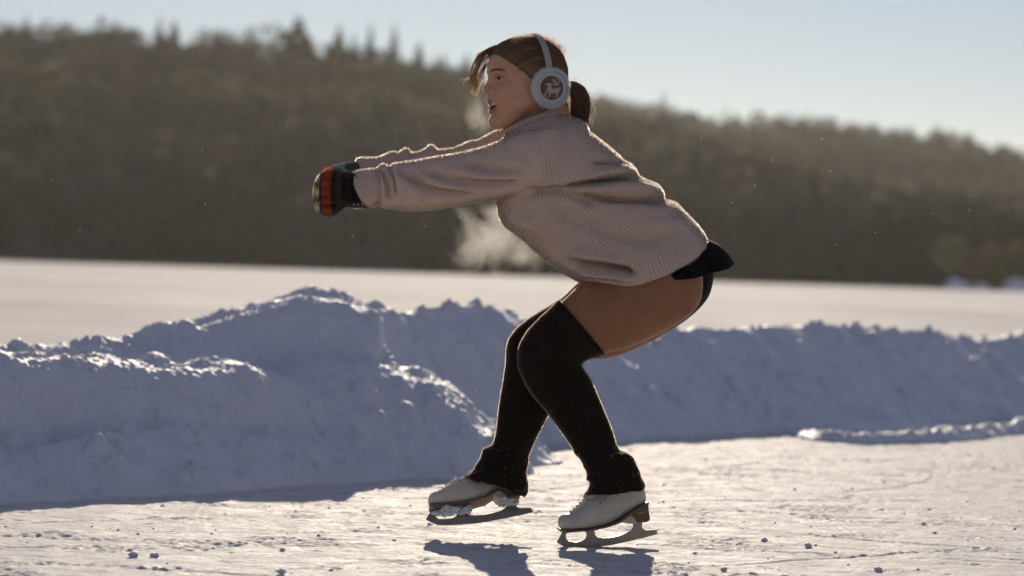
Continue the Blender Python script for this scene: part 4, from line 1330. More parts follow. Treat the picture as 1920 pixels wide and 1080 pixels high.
SW_FOLDS = [  # line, width px, depth m (negative = crease)
    ([(757, 316), (775, 336), (800, 352), (835, 362), (880, 368)], 9, -.014), ([(742, 330), (765, 352), (800, 372)], 10, .006),
    ([(800, 318), (835, 334), (870, 342), (920, 346), (975, 344)], 9, -.012), ([(790, 334), (830, 350), (880, 357)], 9, .007),
    ([(872, 302), (905, 314), (945, 320), (985, 320)], 9, -.010), ([(850, 318), (900, 330), (960, 334)], 8, .006), ([(960, 280), (990, 296), (1010, 320)], 10, -.004),
    ([(717, 312), (724, 335), (728, 372)], 4, -.010), ([(730, 316), (737, 340), (741, 366)], 4, -.009), ([(708, 314), (710, 350), (711, 382)], 3, -.008), ([(748, 308), (756, 335), (760, 360)], 6, -.005),
    ([(1194, 332), (1165, 333), (1130, 338), (1095, 344), (1060, 352)], 6, -.022), ([(1185, 322), (1150, 322), (1110, 328)], 8, .008),
    ([(1244, 376), (1210, 374), (1170, 374), (1130, 372), (1095, 366)], 6, -.018), ([(1235, 362), (1195, 352), (1150, 352), (1110, 354)], 10, .010),
    ([(1172, 305), (1145, 302), (1115, 304)], 5, -.010), ([(985, 364), (1015, 360), (1045, 356), (1080, 368), (1120, 384)], 9, -.016), ([(1262, 392), (1220, 398), (1170, 400)], 12, .006),
    ([(1250, 440), (1210, 446), (1150, 436), (1090, 412), (1040, 396)], 16, -.012), ([(1300, 425), (1260, 420), (1200, 420)], 12, .005),
    ([(1072, 492), (1105, 496), (1140, 500), (1175, 506), (1188, 514)], 6, -.026), ([(1085, 508), (1110, 513), (1150, 518), (1185, 524)], 5, .010),
    ([(1070, 470), (1110, 480), (1160, 488)], 10, .008), ([(950, 400), (985, 418), (1030, 440)], 12, .005), ([(1000, 240), (1030, 300), (1035, 345)], 10, -.004),
    ([(1104, 232), (1107, 250)], 4, -.006)]

def apply_folds(V, N, folds, front=True):
    x, y = PX(V)
    fac = np.clip((-N[:, 1] + .25) / .5, 0, 1)
    D = np.zeros(len(V))
    for line, w, a in folds:
        d, t = seg_dist(x, y, line)
        end = np.clip(np.minimum(t, 1 - t) * 6 + .35, 0, 1)
        D += a * np.exp(-(d / w) ** 2) * end
    n = N.copy()
    return V + (n * (D * fac)[:, None])

def build_sweater():
    rg = np.random.default_rng(8)
    V, Q, T = remesh([loft(TORSO, 6, 64, 2.15), loft(NEARSL, 6, 44), loft(FARSL, 6, 44)], .0042)
    N = normals_np(V, Q, T)
    if ((V - V.mean(0)) * N).sum() < 0: Q = Q[:, ::-1]; T = T[:, ::-1]; N = -N
    V = smooth_np(V, Q, T, 5)
    x, y = PX(V)
    # soften the armpit only
    d, _ = seg_dist(x, y, [(940, 372), (990, 366), (1040, 362)])
    V = smooth_np(V, Q, T, 14, taubin=False, w=np.exp(-(d / 22) ** 2) * .6)
    N = normals_np(V, Q, T)
    V = apply_folds(V, N, [(a_, b_, c_ * 1.45) for a_, b_, c_ in SW_FOLDS])
    # general softness of the cloth
    V = V + normals_np(V, Q, T) * (.0022 * fbm(V[:, 0] * 14, V[:, 1] * 14, V[:, 2] * 14, oct=3, seed=5) + .0009 * fbm(V[:, 0] * 60, V[:, 1] * 60, V[:, 2] * 60, oct=2, seed=6))[:, None]
    x, y = PX(V)
    # where is the sleeve (plain knit), where the ribbed body
    bx = 1046 - (y - 250) * .38
    sleeve = np.clip((bx - x) / 10, 0, 1) * np.clip((376 - .12 * (x - 930) - y) / 6, 0, 1)
    sleeve = np.maximum(sleeve, (x < 928).astype(float))
    cuff = np.clip((709 - x) / 3, 0, 1)
    # rib coordinate of the body: angle round the trunk, carried along its axis
    st = np.array([t_[:4] for t_ in TORSO], float)
    A = st[:, :2]; B = st[:, 2:4]; K = catmull(np.hstack([A, B]), 12); A, B = K[:, :2], K[:, 2:]
    Cn = (A + B) / 2; hw = np.linalg.norm(B - A, axis=1) / 2; dr = (B - A) / (2 * hw[:, None])
    pxy = np.stack([x, y], -1)
    best = np.full(len(V), 1e9); u = np.zeros(len(V)); 
    ax = np.gradient(Cn, axis=0); ax /= np.linalg.norm(ax, axis=1)[:, None]
    for c, h_, d_, a_ in zip(Cn, hw, dr, ax):
        # distance along the station line's normal
        nrm = np.array([-d_[1], d_[0]])
        q = pxy - c; dist = np.abs(q @ nrm) + np.maximum(np.abs(q @ d_) - h_, 0) * .5
        m = dist < best; best = np.where(m, dist, best); u = np.where(m, (q @ d_) / h_, u)
    ang = np.arcsin(np.clip(u, -.999, .999)) / np.pi + .5
    rib = ang * 52 + .55 * fbm(V[:, 0] * 7, V[:, 1] * 7, V[:, 2] * 7, oct=3, seed=63)
    # the cuff: ribs run along the sleeve
    tc = (y - 318 - (x - 664) * -.05) / 68
    rib = np.where(cuff > .5, np.arcsin(np.clip(tc * 2 - 1, -.999, .999)) / np.pi * 24, rib)
    amp = np.clip(1 - sleeve, 0, 1); amp = np.maximum(amp, cuff)
    tint = np.tile(np.array([.70, .54, .425]), (len(V), 1))
    tint = tint * (1 + .10 * fbm(V[:, 0] * 9, V[:, 2] * 9, V[:, 1] * 9, seed=3))[:, None]
    fz = add_fuzz(V, Q, T, 330000, .0020, .0085, (.98, .92, .84), rg, width=.00042, side=5)
    return build_with_fuzz('sweater', V, Q, T, tint, [KNIT, FUZZ], person, fz, {'rib': rib, 'ribamp': amp})
sweater = build_sweater()

def band_strip(name, centre, halfw, thick, mat, parent, tint=None, extra=None, seg=10):
    pass

# collar: standing ribbed neckband and the brown under-layer against the jaw
def build_collar():
    rg = np.random.default_rng(14)
    # ring of the neck opening: tilted ellipse through pixels
    def ring(front, back, Y, T, n=64):
        A, B = P(*front, Y), P(*back, Y); c = (A + B) / 2; e1 = (A - B) / 2; e2 = np.array([0, -T, 0.0])
        th = np.linspace(0, 2 * np.pi, n, endpoint=False)
        return c + np.cos(th)[:, None] * e1 + np.sin(th)[:, None] * e2
    def tube_rings(rings):
        n = len(rings[0]); V = np.vstack(rings); k = len(rings)
        i = np.arange(k)[:, None] * n; j = np.arange(n)[None]; jn = (j + 1) % n; i2 = ((np.arange(k) + 1) % k)[:, None] * n
        return V, np.stack([i + j, i + jn, i2 + jn, i2 + j], -1).reshape(-1, 4)
    V, Q = tube_rings([ring((946, 252), (1064, 222), 0, .100), ring((942, 247), (1060, 210), 0, .090), ring((944, 243), (1055, 199), 0, .082), ring((948, 243), (1051, 199), 0, .077), ring((952, 252), (1050, 212), 0, .075)])
    V = np.asarray(V)
    rib = np.tile(np.arange(64) / 64 * 56, 5)
    col = link('collar', mesh_np('collar', V, Q, True, {'tint': np.tile(np.array([.64, .49, .385]), (len(V), 1)), 'rib': rib, 'ribamp': np.ones(len(V)) * .6}), KNIT, sweater)
    V, Q = tube_rings([ring((946, 247), (1050, 204), 0, .079), ring((943, 240), (1048, 196), 0, .072), ring((946, 238), (1045, 195), 0, .069), ring((952, 247), (1042, 208), 0, .066)])
    t = NT('under_collar_knit'); 
    link('under_collar', mesh_np('under_collar', V, Q, True, {'tint': np.tile(np.array([.34, .20, .13]), (len(V), 1)), 'rib': np.tile(np.arange(64) / 64 * 60, 4), 'ribamp': np.ones(len(V)) * .6}), KNIT, sweater)
build_collar()

# ---- skirt and briefs
def build_skirt():
    rg = np.random.default_rng(19)
    V, Q, T = loft([(1150, 470, 1290, 445, .02, .130), (1175, 500, 1315, 462, .02, .135), (1205, 520, 1330, 480, .03, .135), (1232, 545, 1338, 505, .04, .13), (1262, 572, 1334, 540, .035, .13),
                    (1268, 597, 1322, 565, .05, .10), (1262, 612, 1294, 592, .06, .07), (1240, 622, 1262, 614, .07, .04)], seg=48)
    link('briefs', mesh_np('briefs', V, [Q, T]), PANTY, person)
    # skirt: thin flared cloth, outer and inner wall
    n = 90
    th = np.linspace(0, 2 * np.pi, n, endpoint=False)
    def ring(front, back, mid, Y, T, wob=0.0, seed=0):
        A, B = P(*front, Y), P(*back, Y); c = (A + B) / 2; e1 = (A - B) / 2; e2 = P(*mid, Y - T) - c
        cs = np.where(np.cos(th) < 0, -np.abs(np.cos(th)) ** 1.9, np.cos(th))
        r = c + cs[:, None] * e1 + np.sin(th)[:, None] * e2
        if wob:
            r = r + (np.sin(th * 7 + 1) + .6 * np.sin(th * 12 + 2))[:, None] * wob * (e1 / np.linalg.norm(e1) * np.cos(th)[:, None] * .6 + np.array([0, -1, 0]) * np.sin(th)[:, None])
        return r
    rows = [ring((1110, 460), (1300, 430), (1210, 465), 0, .140), ring((1130, 475), (1325, 448), (1235, 482), 0, .152), ring((1150, 485), (1350, 460), (1255, 498), 0, .162, .003), ring((1165, 495), (1365, 474), (1272, 511), 0, .170, .005),
            ring((1178, 503), (1376, 490), (1288, 524), 0, .178, .011)]
    R = catmull(np.stack(rows).reshape(len(rows), -1), 5).reshape(-1, n, 3)
    c = R.mean(1, keepdims=True); inn = R + (c - R) / np.linalg.norm(c - R, axis=2, keepdims=True) * .003
    V = np.vstack([R.reshape(-1, 3), inn[::-1].reshape(-1, 3)]); k = 2 * len(R)
    i = np.arange(k - 1)[:, None] * n; j = np.arange(n)[None]; jn = (j + 1) % n
    Q = np.stack([i + j, i + jn, i + n + jn, i + n + j], -1).reshape(-1, 4)
    link('skirt', mesh_np('skirt', V, Q), SKIRT, person)
build_skirt()

# ---- tall socks pulled over the boots
NEARSK = [(1049, 562, 1133, 660, -.09, .0735, 1093, 614), (1046, 563, 1134, 665, -.09, .074, 1090, 617), (1030, 579, 1122, 669, -.09, .069), (1010, 598, 1104, 674, -.09, .063), (988, 622, 1092, 683, -.09, .06), (972, 655, 1096, 694, -.09, .057), (974, 695, 1108, 713, -.09, .056),
          (996, 738, 1121, 742, -.085, .055), (1030, 778, 1135, 776, -.08, .053), (1051, 808, 1148, 808, -.075, .05), (1073, 838, 1160, 841, -.07, .048), (1078, 850, 1177, 849, -.07, .052), (1087, 860, 1187, 862, -.07, .058),
          (1100, 884, 1197, 882, -.07, .062), (1100, 897, 1203, 897, -.07, .063), (1106, 905, 1209, 911, -.07, .064, 1156, 914), (1098, 927, 1206, 917, -.07, .062, 1156, 926)]
FARSK = [(1052, 560, 1135, 660, .11, .072), (1033, 572, 1120, 664, .11, .068), (1008, 587, 1100, 672, .11, .064), (985, 602, 1085, 680, .11, .061), (964, 621, 1070, 690, .11, .058), (951, 645, 1060, 702, .11, .056), (947, 690, 1050, 722, .11, .055), (940, 735, 1040, 752, .11, .053),
         (934, 775, 1027, 780, .11, .051), (930, 810, 1010, 812, .11, .049), (923, 833, 998, 836, .11, .047), (908, 842, 990, 855, .11, .054), (901, 862, 989, 868, .11, .058), (890, 880, 987, 886, .11, .062), (878, 893, 991, 905, .11, .064), (893, 900, 990, 922, .11, .060), (930, 905, 984, 932, .11, .05)]
SK_FOLDS = [([(1095, 690), (1060, 686), (1030, 690)], 6, -.006), ([(1165, 846), (1130, 850), (1085, 853)], 5, -.007), ([(1190, 870), (1150, 880), (1105, 890)], 6, -.004), ([(925, 838), (955, 846), (988, 858)], 5, -.006), ([(900, 868), (940, 880), (985, 884)], 5, -.004)]
def build_socks():
    rg = np.random.default_rng(6)
    for st, lab in ((NEARSK, None), (FARSK, None)):
        V, Q, T = loft(st, 8, 56)
        N = normals_np(V, Q, T)
        if ((V - V.mean(0)) * N).sum() < 0: Q = Q[:, ::-1]; T = T[:, ::-1]; N = -N
        V = apply_folds(V, N, SK_FOLDS)
        x, y = PX(V)
        ank = np.clip((y - 825) / 20, 0, 1)
        V = V + N * (.0012 * fbm(V[:, 0] * 40, V[:, 1] * 40, V[:, 2] * 40, oct=3, seed=3) + ank * .0075 * fbm(V[:, 0] * 38, V[:, 1] * 38, V[:, 2] * 30, oct=3, seed=33))[:, None]
        fz = add_fuzz(V, Q, T, 34000, .0012, .0046, (.80, .66, .54), rg, width=.00026, side=9)  # pale fibres on the black knit, tint lightened to paint the sunlit rim
        # snow specks caught in the cuff
        tint = np.tile(np.array([.02, .013, .008]), (len(V), 1))
        s = build_with_fuzz('sock', V, Q, T, tint, [SOCK, FUZZ], person, fz)
        wgt = np.clip((y - 850) / 30, 0.01, 1) * (N[:, 1] < .2)
        wgt = wgt * np.clip(.5 + 2.5 * noise3(V[:, 0] * 30, V[:, 1] * 30, V[:, 2] * 30, seed=50), 0.02, 2)
        i = rg.choice(len(V), 80, p=wgt / wgt.sum())
        sp = V[i] + N[i] * .001; r = .0003 * (3.2 ** rg.random((len(i), 1, 1)) ** 2)
        tet = np.array([[1, 1, 1], [1, -1, -1], [-1, 1, -1], [-1, -1, 1.]])
        W = (sp[:, None] + tet[None] * r).reshape(-1, 3); b = np.arange(len(i))[:, None] * 4
        F = np.vstack([b + [0, 1, 2], b + [0, 2, 3], b + [0, 3, 1], b + [1, 3, 2]])
        tag(link('snow_specks', mesh_np('snow_specks', W, F, False), SNOW, s), 'white snow specks caught in the knit', kind='stuff')
build_socks()

# ---- mittens
def build_mittens():
    rg = np.random.default_rng(30)
    bands = [(586, (.40, .30, .07)), (593, (.50, .52, .50)), (598, (.012, .016, .05)), (602, (.36, .060, .018)), (616, (.26, .045, .015)), (620, (.03, .012, .01)), (628, (.045, .035, .02)), (640, (.02, .012, .010)), (660, (.008, .004, .003))]
    def colour(V, x, y, far=False):
        C = np.zeros((len(V), 3))
        xx = x + 9 * ((y - 357) / 38) ** 2 * np.where(y < 357, -.55, -.25)      # bands bow with the hand
        b = np.array([q[0] for q in bands]); cc = np.array([q[1] for q in bands])
        k = np.clip(np.searchsorted(b, xx, side='right') - 1, 0, len(b) - 1); C = cc[k].copy()
        # patterned edge: little blocks of white, blue, ochre
        e = xx < 598
        blk = (np.floor((y + 3 * np.sin(x)) / 7).astype(int)) % 4
        pal = np.array([(.55, .45, .14), (.05, .05, .07), (.62, .44, .10), (.60, .64, .66)])
        C[e] = pal[blk[e]]
        if far:
            C = np.tile(np.array([.012, .010, .008]), (len(V), 1))
            C[(x < 648) & (x > 626)] = (.20, .42, .34); C[x >= 650] = (.10, .10, .11); C[x <= 626] = (.42, .06, .04)
        return C
    def make(stations, extra_parts, far, lab):
        V, Q, T = remesh([loft(stations, 6, 36, 2.2)] + extra_parts, .0022)
        N = normals_np(V, Q, T)
        if ((V - V.mean(0)) * N).sum() < 0: Q = Q[:, ::-1]; T = T[:, ::-1]
        V = smooth_np(V, Q, T, 5)
        N = normals_np(V, Q, T)
        V = V + N * (.0024 * fbm(V[:, 0] * 50, V[:, 1] * 50, V[:, 2] * 50, oct=4, seed=3))[:, None]
        if not far:
            V = apply_folds(V, N, [([(628, 352), (608, 352), (594, 354)], 2.6, -.006), ([(629, 369), (608, 369), (592, 369)], 2.6, -.006), ([(630, 384), (610, 385), (595, 385)], 2.6, -.006), ([(652, 348), (630, 338), (608, 334)], 3, -.007), ([(664, 326), (662, 355), (668, 386)], 3, -.003), ([(648, 324), (645, 356), (650, 384)], 3, -.004)])
        x, y = PX(V); C = colour(V, x, y, far)
        rib = y / 3.2
        fz = add_fuzz(V, Q, T, 15000, .0015, .0065, np.clip(C * 1.3 + .16, 0, 1), rg, width=.00036, curl=.9, side=9)  # fibre tint lifted above the yarn colour to brighten the sunlit rim
        o = build_with_fuzz('mitten', V, Q, T, C, [KNIT, FUZZ], person, fz, {'rib': V[:, 0] * 0 + (y / 3.0), 'ribamp': np.full(len(V), .5)})
        o['label'] = lab
        return o
    near = [(700, 331, 701, 383, -.05, .032), (690, 326, 691, 387, -.05, .036), (668, 323, 668, 389, -.05, .038), (650, 322, 650, 386, -.05, .039), (640, 320, 642, 390, -.05, .041), (628, 317, 632, 400, -.05, .043), (614, 318, 619, 404, -.05, .042),
            (603, 324, 605, 401, -.048, .038), (594, 336, 594, 397, -.046, .031), (590, 350, 590, 390, -.046, .022), (589, 362, 589, 380, -.046, .010)]
    thumb = loft([(650, 322, 650, 346, -.02, .018), (632, 314, 634, 336, -.01, .019), (616, 315, 618, 335, -.005, .018), (607, 322, 609, 334, -.005, .010)], 5, 20)
    # four fingers folded under inside the knit, low ridges on the outside
    fing = []
    for k, y0 in enumerate((343, 360, 376, 391)):
        fing.append(loft([(628 - k, y0 - 8, 628 - k, y0 + 8, -.072, .016), (612, y0 - 9, 612, y0 + 8, -.079, .017), (600 + (k == 3) * 3, y0 - 8, 600, y0 + 7, -.068, .016), (593 + abs(k - 1.3), y0 - 6, 593 + abs(k - 1.3), y0 + 5, -.05, .013)], 5, 16))
    m1 = make(near, [thumb] + fing, False, 'near mitten with orange, blue and ochre knit bands')
    far = [(700, 310, 700, 356, .095, .024), (684, 306, 684, 358, .09, .028), (664, 304, 664, 364, .082, .035), (646, 306, 646, 372, .07, .04), (630, 310, 632, 384, .058, .042), (614, 316, 616, 392, .048, .040), (601, 326, 602, 392, .038, .034), (595, 340, 595, 385, .03, .022), (593, 352, 593, 375, .03, .010)]
    make(far, [], True, 'far mitten, mostly black with red and teal fluffy tips')
    # pale knit blocks on the wrist of the near mitten
    parts = []
    for k, x0 in enumerate((661, 669, 676.5)):
        c = P(x0 + 2.6, 383, -.05 - .0385 * .62)
        V, Q, T = loft_rings(np.array([c + [0, .004, 0], c - [0, .0026, 0]]), np.tile(RT * .0036, (2, 1)), np.tile(UP * .0045, (2, 1)), 4)
        parts.append((V, Q, T))
    V, Q, T = join_np(parts)
    o = link('knit_motif', mesh_np('knit_motif', V, [Q, T], False, {'tint': np.tile(np.array([.50, .36, .22]), (len(V), 1)), 'rib': np.zeros(len(V)), 'ribamp': np.zeros(len(V))}), KNIT, m1)
build_mittens()

# ---- earmuffs
def build_earmuffs():
    rg = np.random.default_rng(31)
    band_m = dark_mat('grey_band_plush', (.40, .35, .31), .3, .4, (1, 1, 1))
    # band over the head in the plane between the ears
    def arc(x0, r_y, r_z, zc, w, n=60):
        a = np.linspace(-.12, math.pi + .12, n)
        return np.stack([np.full(n, float(x0)) + 12 * np.sin(a), r_y * np.cos(a), zc + r_z * np.sin(a)], -1)
    path = arc(-20, 87, 112, 2, 9)
    d = np.gradient(path, axis=0); d /= np.linalg.norm(d, axis=1)[:, None]
    e1 = np.tile(np.array([8.6, 0, 0.]), (len(path), 1)); e2 = np.cross(d, np.array([1., 0, 0])) * 3.0
    V, Q, T = loft_rings(path, e1, e2, 20, 3.0)
    em = link('earmuffs', mesh_np('earmuffs', h2w(V), [Q, T]), band_m, person)
    em['label'] = 'pale fluffy earmuffs with a brown knitted disc on each cup'
    furm = fuzz_mat('white_fur', .4, 0.12)
    t = NT('disc_knit'); n = t.noise(500, 2, .6, t.coord('Object'))
    discm = t.surf(t.bsdf(t.mix(n, (.11, .07, .05), (.20, .13, .095)), .9, spec=.1, normal=t.bump(n, .5, .002)))
    t = NT('motif_yarn'); motm = t.surf(t.bsdf((.50, .42, .36), .9, spec=.1, normal=t.bump(t.noise(600, 2, .6, t.coord('Object')), .5, .001)))
    ART = ["........................",
           "............X.X...X.....",
           ".............X.X.X...X..",
           "............X.X.X...XX..",
           ".............XXX...XX...",
           "..............X..XXX....",
           ".....XXXXXX...XXXXX.....",
           "....XXXXXXXXXX.X.XXX....",
           "......XXXXX....X........",
           ".......XXXX.............",
           ".......XXXX.........XX..",
           "......XXXXX......XXXXX..",
           "......XXXXXXXXXXXXXXX...",
           "......XXXXXXXXXXXXXX....",
           ".....XXXXXXXXXXXXXXX....",
           ".....XX.XXXXXXXXXXX.....",
           "....XX..XXXXX..XXXX.....",
           "...XX...XX..X...XX......",
           "..XX....XX......X.X.....",
           "...XX...X.......X.......",
           "....X..XX......XX.......",
           "........................"]
    for s in (1, -1):
        c = np.array([-19.0, 86.0 * s, -29.0])
        # disc profile lathe along +-y
        prof = [(0, 0), (30, 0), (40, 3), (45, 9), (45, 15), (41, 21), (35, 23), (31, 21), (29, 18), (0, 18)]
        n = 48; a = np.linspace(0, 2 * np.pi, n, endpoint=False)
        def lathe(prof):
            V = np.array([[c[0] + r * math.cos(t_), c[1] + s * (y - 8), c[2] + r * math.sin(t_)] for r, y in prof for t_ in a])
            i = np.arange(len(prof) - 1)[:, None] * n; j = np.arange(n)[None]; jn = (j + 1) % n
            Q = np.stack([i + j, i + jn, i + n + jn, i + n + j], -1).reshape(-1, 4)
            return V, (Q if s > 0 else Q[:, ::-1]), np.zeros((0, 3), int)
        V, Q, T = lathe(prof)
        W = h2w(V); Nn = normals_np(W, Q, T)
        rr = np.hypot(V[:, 0] - c[0], V[:, 2] - c[2])
        ctr = h2w(c[None])[0]
        if ((W - ctr) * Nn).sum() < 0: Q = Q[:, ::-1]
        tint = np.tile(np.array([.85, .84, .80]), (len(W), 1))
        fz = add_fuzz(W, Q, T, 20000, .004, .013, (.96, .94, .90), rg, width=.0006, curl=1.0, mask=(rr > 38).astype(float) + 1e-6)
        cup = build_with_fuzz('ear_cup', W, Q, T, tint, [furm, furm], em, fz)
        V, Q, T = lathe([(0, 24.5), (20, 24.2), (28, 22.5), (32, 19), (33, 15)])
        base = (h2w(V), Q, np.zeros((0, 3), int))
        parts = []
        if s > 0:
            cell = 2.35
            for r_, row in enumerate(ART):
                for q_, ch in enumerate(row):
                    if ch != 'X': continue
                    x = c[0] + (11.5 - q_) * cell; z = c[2] + (10.5 - r_) * cell      # +x is the left of the photo
                    y = c[1] + 16.9 - .0022 * ((x - c[0]) ** 2 + (z - c[2]) ** 2)
                    p0 = np.array([x, y - 1, z]); p1 = np.array([x, y + .9, z])
                    V, Q, T = loft_rings(np.stack([p0, p1]), np.tile([cell * .66, 0, 0.], (2, 1)), np.tile([0, 0, cell * .62], (2, 1)), 6)
                    parts.append((h2w(V), Q, T))
        nb = len(base[1]); V, Q, T = join_np([base] + parts)
        mi = np.concatenate([np.zeros(nb), np.ones(len(Q) - nb), np.ones(len(T))])
        link('knitted_disc', mesh_np('knitted_disc', V, [Q, T], False, None, mi), [discm, motm], em)
build_earmuffs()

# ---- skates
def leather_mat():
    t = NT('skate_leather'); co = t.coord('Object'); n = t.noise(25, 4, .6, co); n2 = t.noise(300, 2, .6, co)
    col = t.mix(t.ramp(n, [(.4, 0.), (.7, 1.)]), (.66, .57, .46), (.56, .46, .36))
    return t.surf(t.bsdf(col, .42, spec=.45, normal=t.bump(t.math('ADD', n, t.math('MULTIPLY', n2, .3)), .25, .002)))
LEATH = leather_mat()
def heel_mat():
    t = NT('stacked_heel'); co = t.coord('Object', (20, 20, 160)); n = t.noise(1, 4, .6, co)
    return t.surf(t.bsdf(t.mix(n, (.10, .055, .030), (.22, .125, .072)), .45, spec=.4))
HEEL = heel_mat()
def steel_mat():
    t = NT('blade_steel'); n = t.noise(60, 4, .6, t.coord('Object', (1, 1, 1)))
    return t.surf(t.bsdf(t.mix(n, (.20, .16, .12), (.42, .36, .30)), .28, metal=.85))
STEEL = steel_mat()
t_ = NT('lace_cotton'); LACE = t_.surf(t_.bsdf((.72, .70, .66), .8, spec=.2, normal=t_.bump(t_.noise(400, 2, .6, t_.coord('Object')), .5, .001)))
t_ = NT('eyelet_metal'); EYELET = t_.surf(t_.bsdf((.06, .05, .045), .4, metal=.8))
t_ = NT('gold_print'); GOLD = t_.surf(t_.bsdf((.75, .50, .20), .35, metal=.6))
WHITE = LEATH

def build_skate(M, label, snow=False):
    """local frame in photo pixels of the standing skate: X right (towards the heel), Z up, Y away from the lens; M maps metres -> world"""
    S = 1 / 690.0; XS = 1.0 / math.cos(math.radians(22)) * S
    def L(px, py, y=0.0): return np.array([(px - 1062) * XS, y, (1025.4 - py) * S])
    def W(V): V = np.asarray(V, float); return V @ M[:3, :3].T + M[:3, 3]
    def lof(st, per=5, seg=36, ex=2.3):
        C, E1, E2 = [], [], []
        for ax, ay, bx, by, T in st:
            A, B = L(ax, ay), L(bx, by); C.append((A + B) / 2); E1.append((A - B) / 2); E2.append([0, -T, 0])
        K = catmull(np.hstack([C, E1, E2]), per)
        return loft_rings(K[:, :3], K[:, 3:6], K[:, 6:9], seg, ex)
    tl = 928 if snow else 0
    # upper: sections from toe to heel (top point, bottom point)
    foot = lof([(1050, 974, 1051, 986, .014), (1053, 967, 1055, 991, .028), (1060, 962.5, 1062, 992.5, .036), (1070, 959.5, 1074, 992, .041), (1084, 950, 1090, 991, .044), (1097, 938 if not snow else 942, 1106, 990, .043), (1108, 928 if not snow else 935, 1126, 987, .039),
                (1120, max(916, tl), 1146, 981, .034), (1134, max(908, tl), 1162, 972, .032), (1150, max(900, tl), 1178, 962, .033), (1168, max(896, tl), 1192, 954, .035), (1190, max(900, tl), 1206, 947, .033), (1200, max(905, tl), 1209, 942, .022)], ex=2.4)
    shaft = lof([(1110, 934, 1207, 938, .030), (1116, 926, 1202, 928, .030), (1124, 921, 1194, 921, .024)] if snow else [(1105, 930, 1207, 938, .032), (1104, 918, 1205, 918, .035), (1114, 896, 1192, 896, .034), (1122, 888, 1184, 888, .028)], ex=2.3)
    V, Q, T = remesh([foot, shaft], .0026)
    V = smooth_np(V, Q, T, 6)
    # stitched panels as shallow grooves
    x = V[:, 0] / XS + 1062; y = 1025.4 - V[:, 2] / S
    N = normals_np(V, Q, T)
    if ((V - V.mean(0)) * N).sum() < 0: Q = Q[:, ::-1]; T = T[:, ::-1]; N = -N
    D = np.zeros(len(V))
    for line in ([(1151, 926), (1148, 934), (1135, 946), (1112, 955), (1097, 958), (1080, 963)], [(1185, 924), (1180, 938), (1166, 950), (1150, 958)], [(1208, 925), (1195, 940), (1176, 955), (1160, 966)]):
        d, _ = seg_dist(x, y, line); D -= .0011 * np.exp(-(d / 1.1) ** 2)
    d, _ = seg_dist(x, y, [(1152, 958), (1143, 975)]); D -= .002 * np.exp(-(d / 4) ** 2)
    V = V + N * D[:, None]
    sk = link('ice_skate', mesh_np('ice_skate', W(V), [Q, T]), LEATH, person)
    sk['label'] = label
    # tongue + laces
    if not snow:
      V, Q, T = lof([(1094, 934, 1116, 940, .018), (1097, 927, 1120, 931, .021), (1102, 920, 1124, 922, .021), (1108, 915, 1130, 917, .015)])
      link('tongue', mesh_np('tongue', W(V), [Q, T]), LEATH, sk)
    paths, rad = [], []
    pts = [(1072, 958), (1078, 953.5), (1084, 948.5), (1090, 943), (1096, 937.5), (1101, 931.5)]
    for k, (px, py) in enumerate(pts):
        w = .016 + .001 * k
        a = np.linspace(-1, 1, 15)
        for sg in (1, -1):
            u = a * w
            zz = (1 - np.abs(a) ** 2.2)
            p = np.stack([L(px + 9, py + 3)[0] + 0 * a - (11 * XS) * zz - .0035 * sg * a, u, L(px, py + 11)[2] + (12 * S) * zz + .0035 * sg * a], -1)
            paths.append(p); rad.append(np.full(15, .0021))
    V, Q, T = tubes(np.array(paths), np.array(rad), 6)
    link('laces', mesh_np('laces', W(V), Q), LACE, sk)
    ey = []
    for (px, py) in ((1107.5, 947.5), (1117, 941.5), (1125, 934.5), (1133, 926.5), (1148, 928.5)):
        c = L(px, py, 0)
        wy = -.0365 if px < 1120 else -.034
        c[1] = wy
        V, Q, T = loft_rings(np.array([c + [0, .003, 0], c - [0, .0012, 0]]), np.tile([.0017, 0, 0], (2, 1)), np.tile([0, 0, .0017], (2, 1)), 8)
        ey.append((W(V), Q, T))
    V, Q, T = join_np(ey); link('eyelets', mesh_np('eyelets', V, [Q, T]), EYELET, sk)
    # sole and stacked heel (solid slabs cut to the side outline)
    def slab(name, outline, depth, mat, bev=.001, y=0.0, parent=sk, kname=None):
        me = poly_extrude(name, [[tuple(L(px, py)[[0, 2]]) for px, py in lp] for lp in outline], depth, bev)
        o_v, o_q, o_t = get_mesh(me); bpy.data.meshes.remove(me)
        Vw = np.stack([o_v[:, 0], -o_v[:, 2] + y, o_v[:, 1]], -1)
        return link(name, mesh_np(name, W(Vw), [o_q, o_t], False), mat, parent)
    slab('sole', [[(1053.5, 990.5), (1057, 991.5), (1100, 989.8), (1127, 986), (1150, 978.5), (1170, 965), (1190, 952), (1207.5, 944.5), (1208, 946.5), (1192, 954.5), (1172, 967.5), (1152, 980.8), (1127, 988.2), (1100, 992), (1057, 994)]], .035, HEEL)
    slab('heel', [[(1166, 969), (1174, 962), (1190, 953), (1208, 945), (1209, 958), (1211.5, 976), (1208, 979), (1190, 980), (1184, 973), (1176, 966.5), (1170, 966)]], .029, HEEL)
    slab('heel_breast', [[(1162, 971), (1170, 966.5), (1177, 968), (1184, 974), (1187, 982), (1176, 982.5), (1171, 982), (1168, 976)]], .026, LEATH)
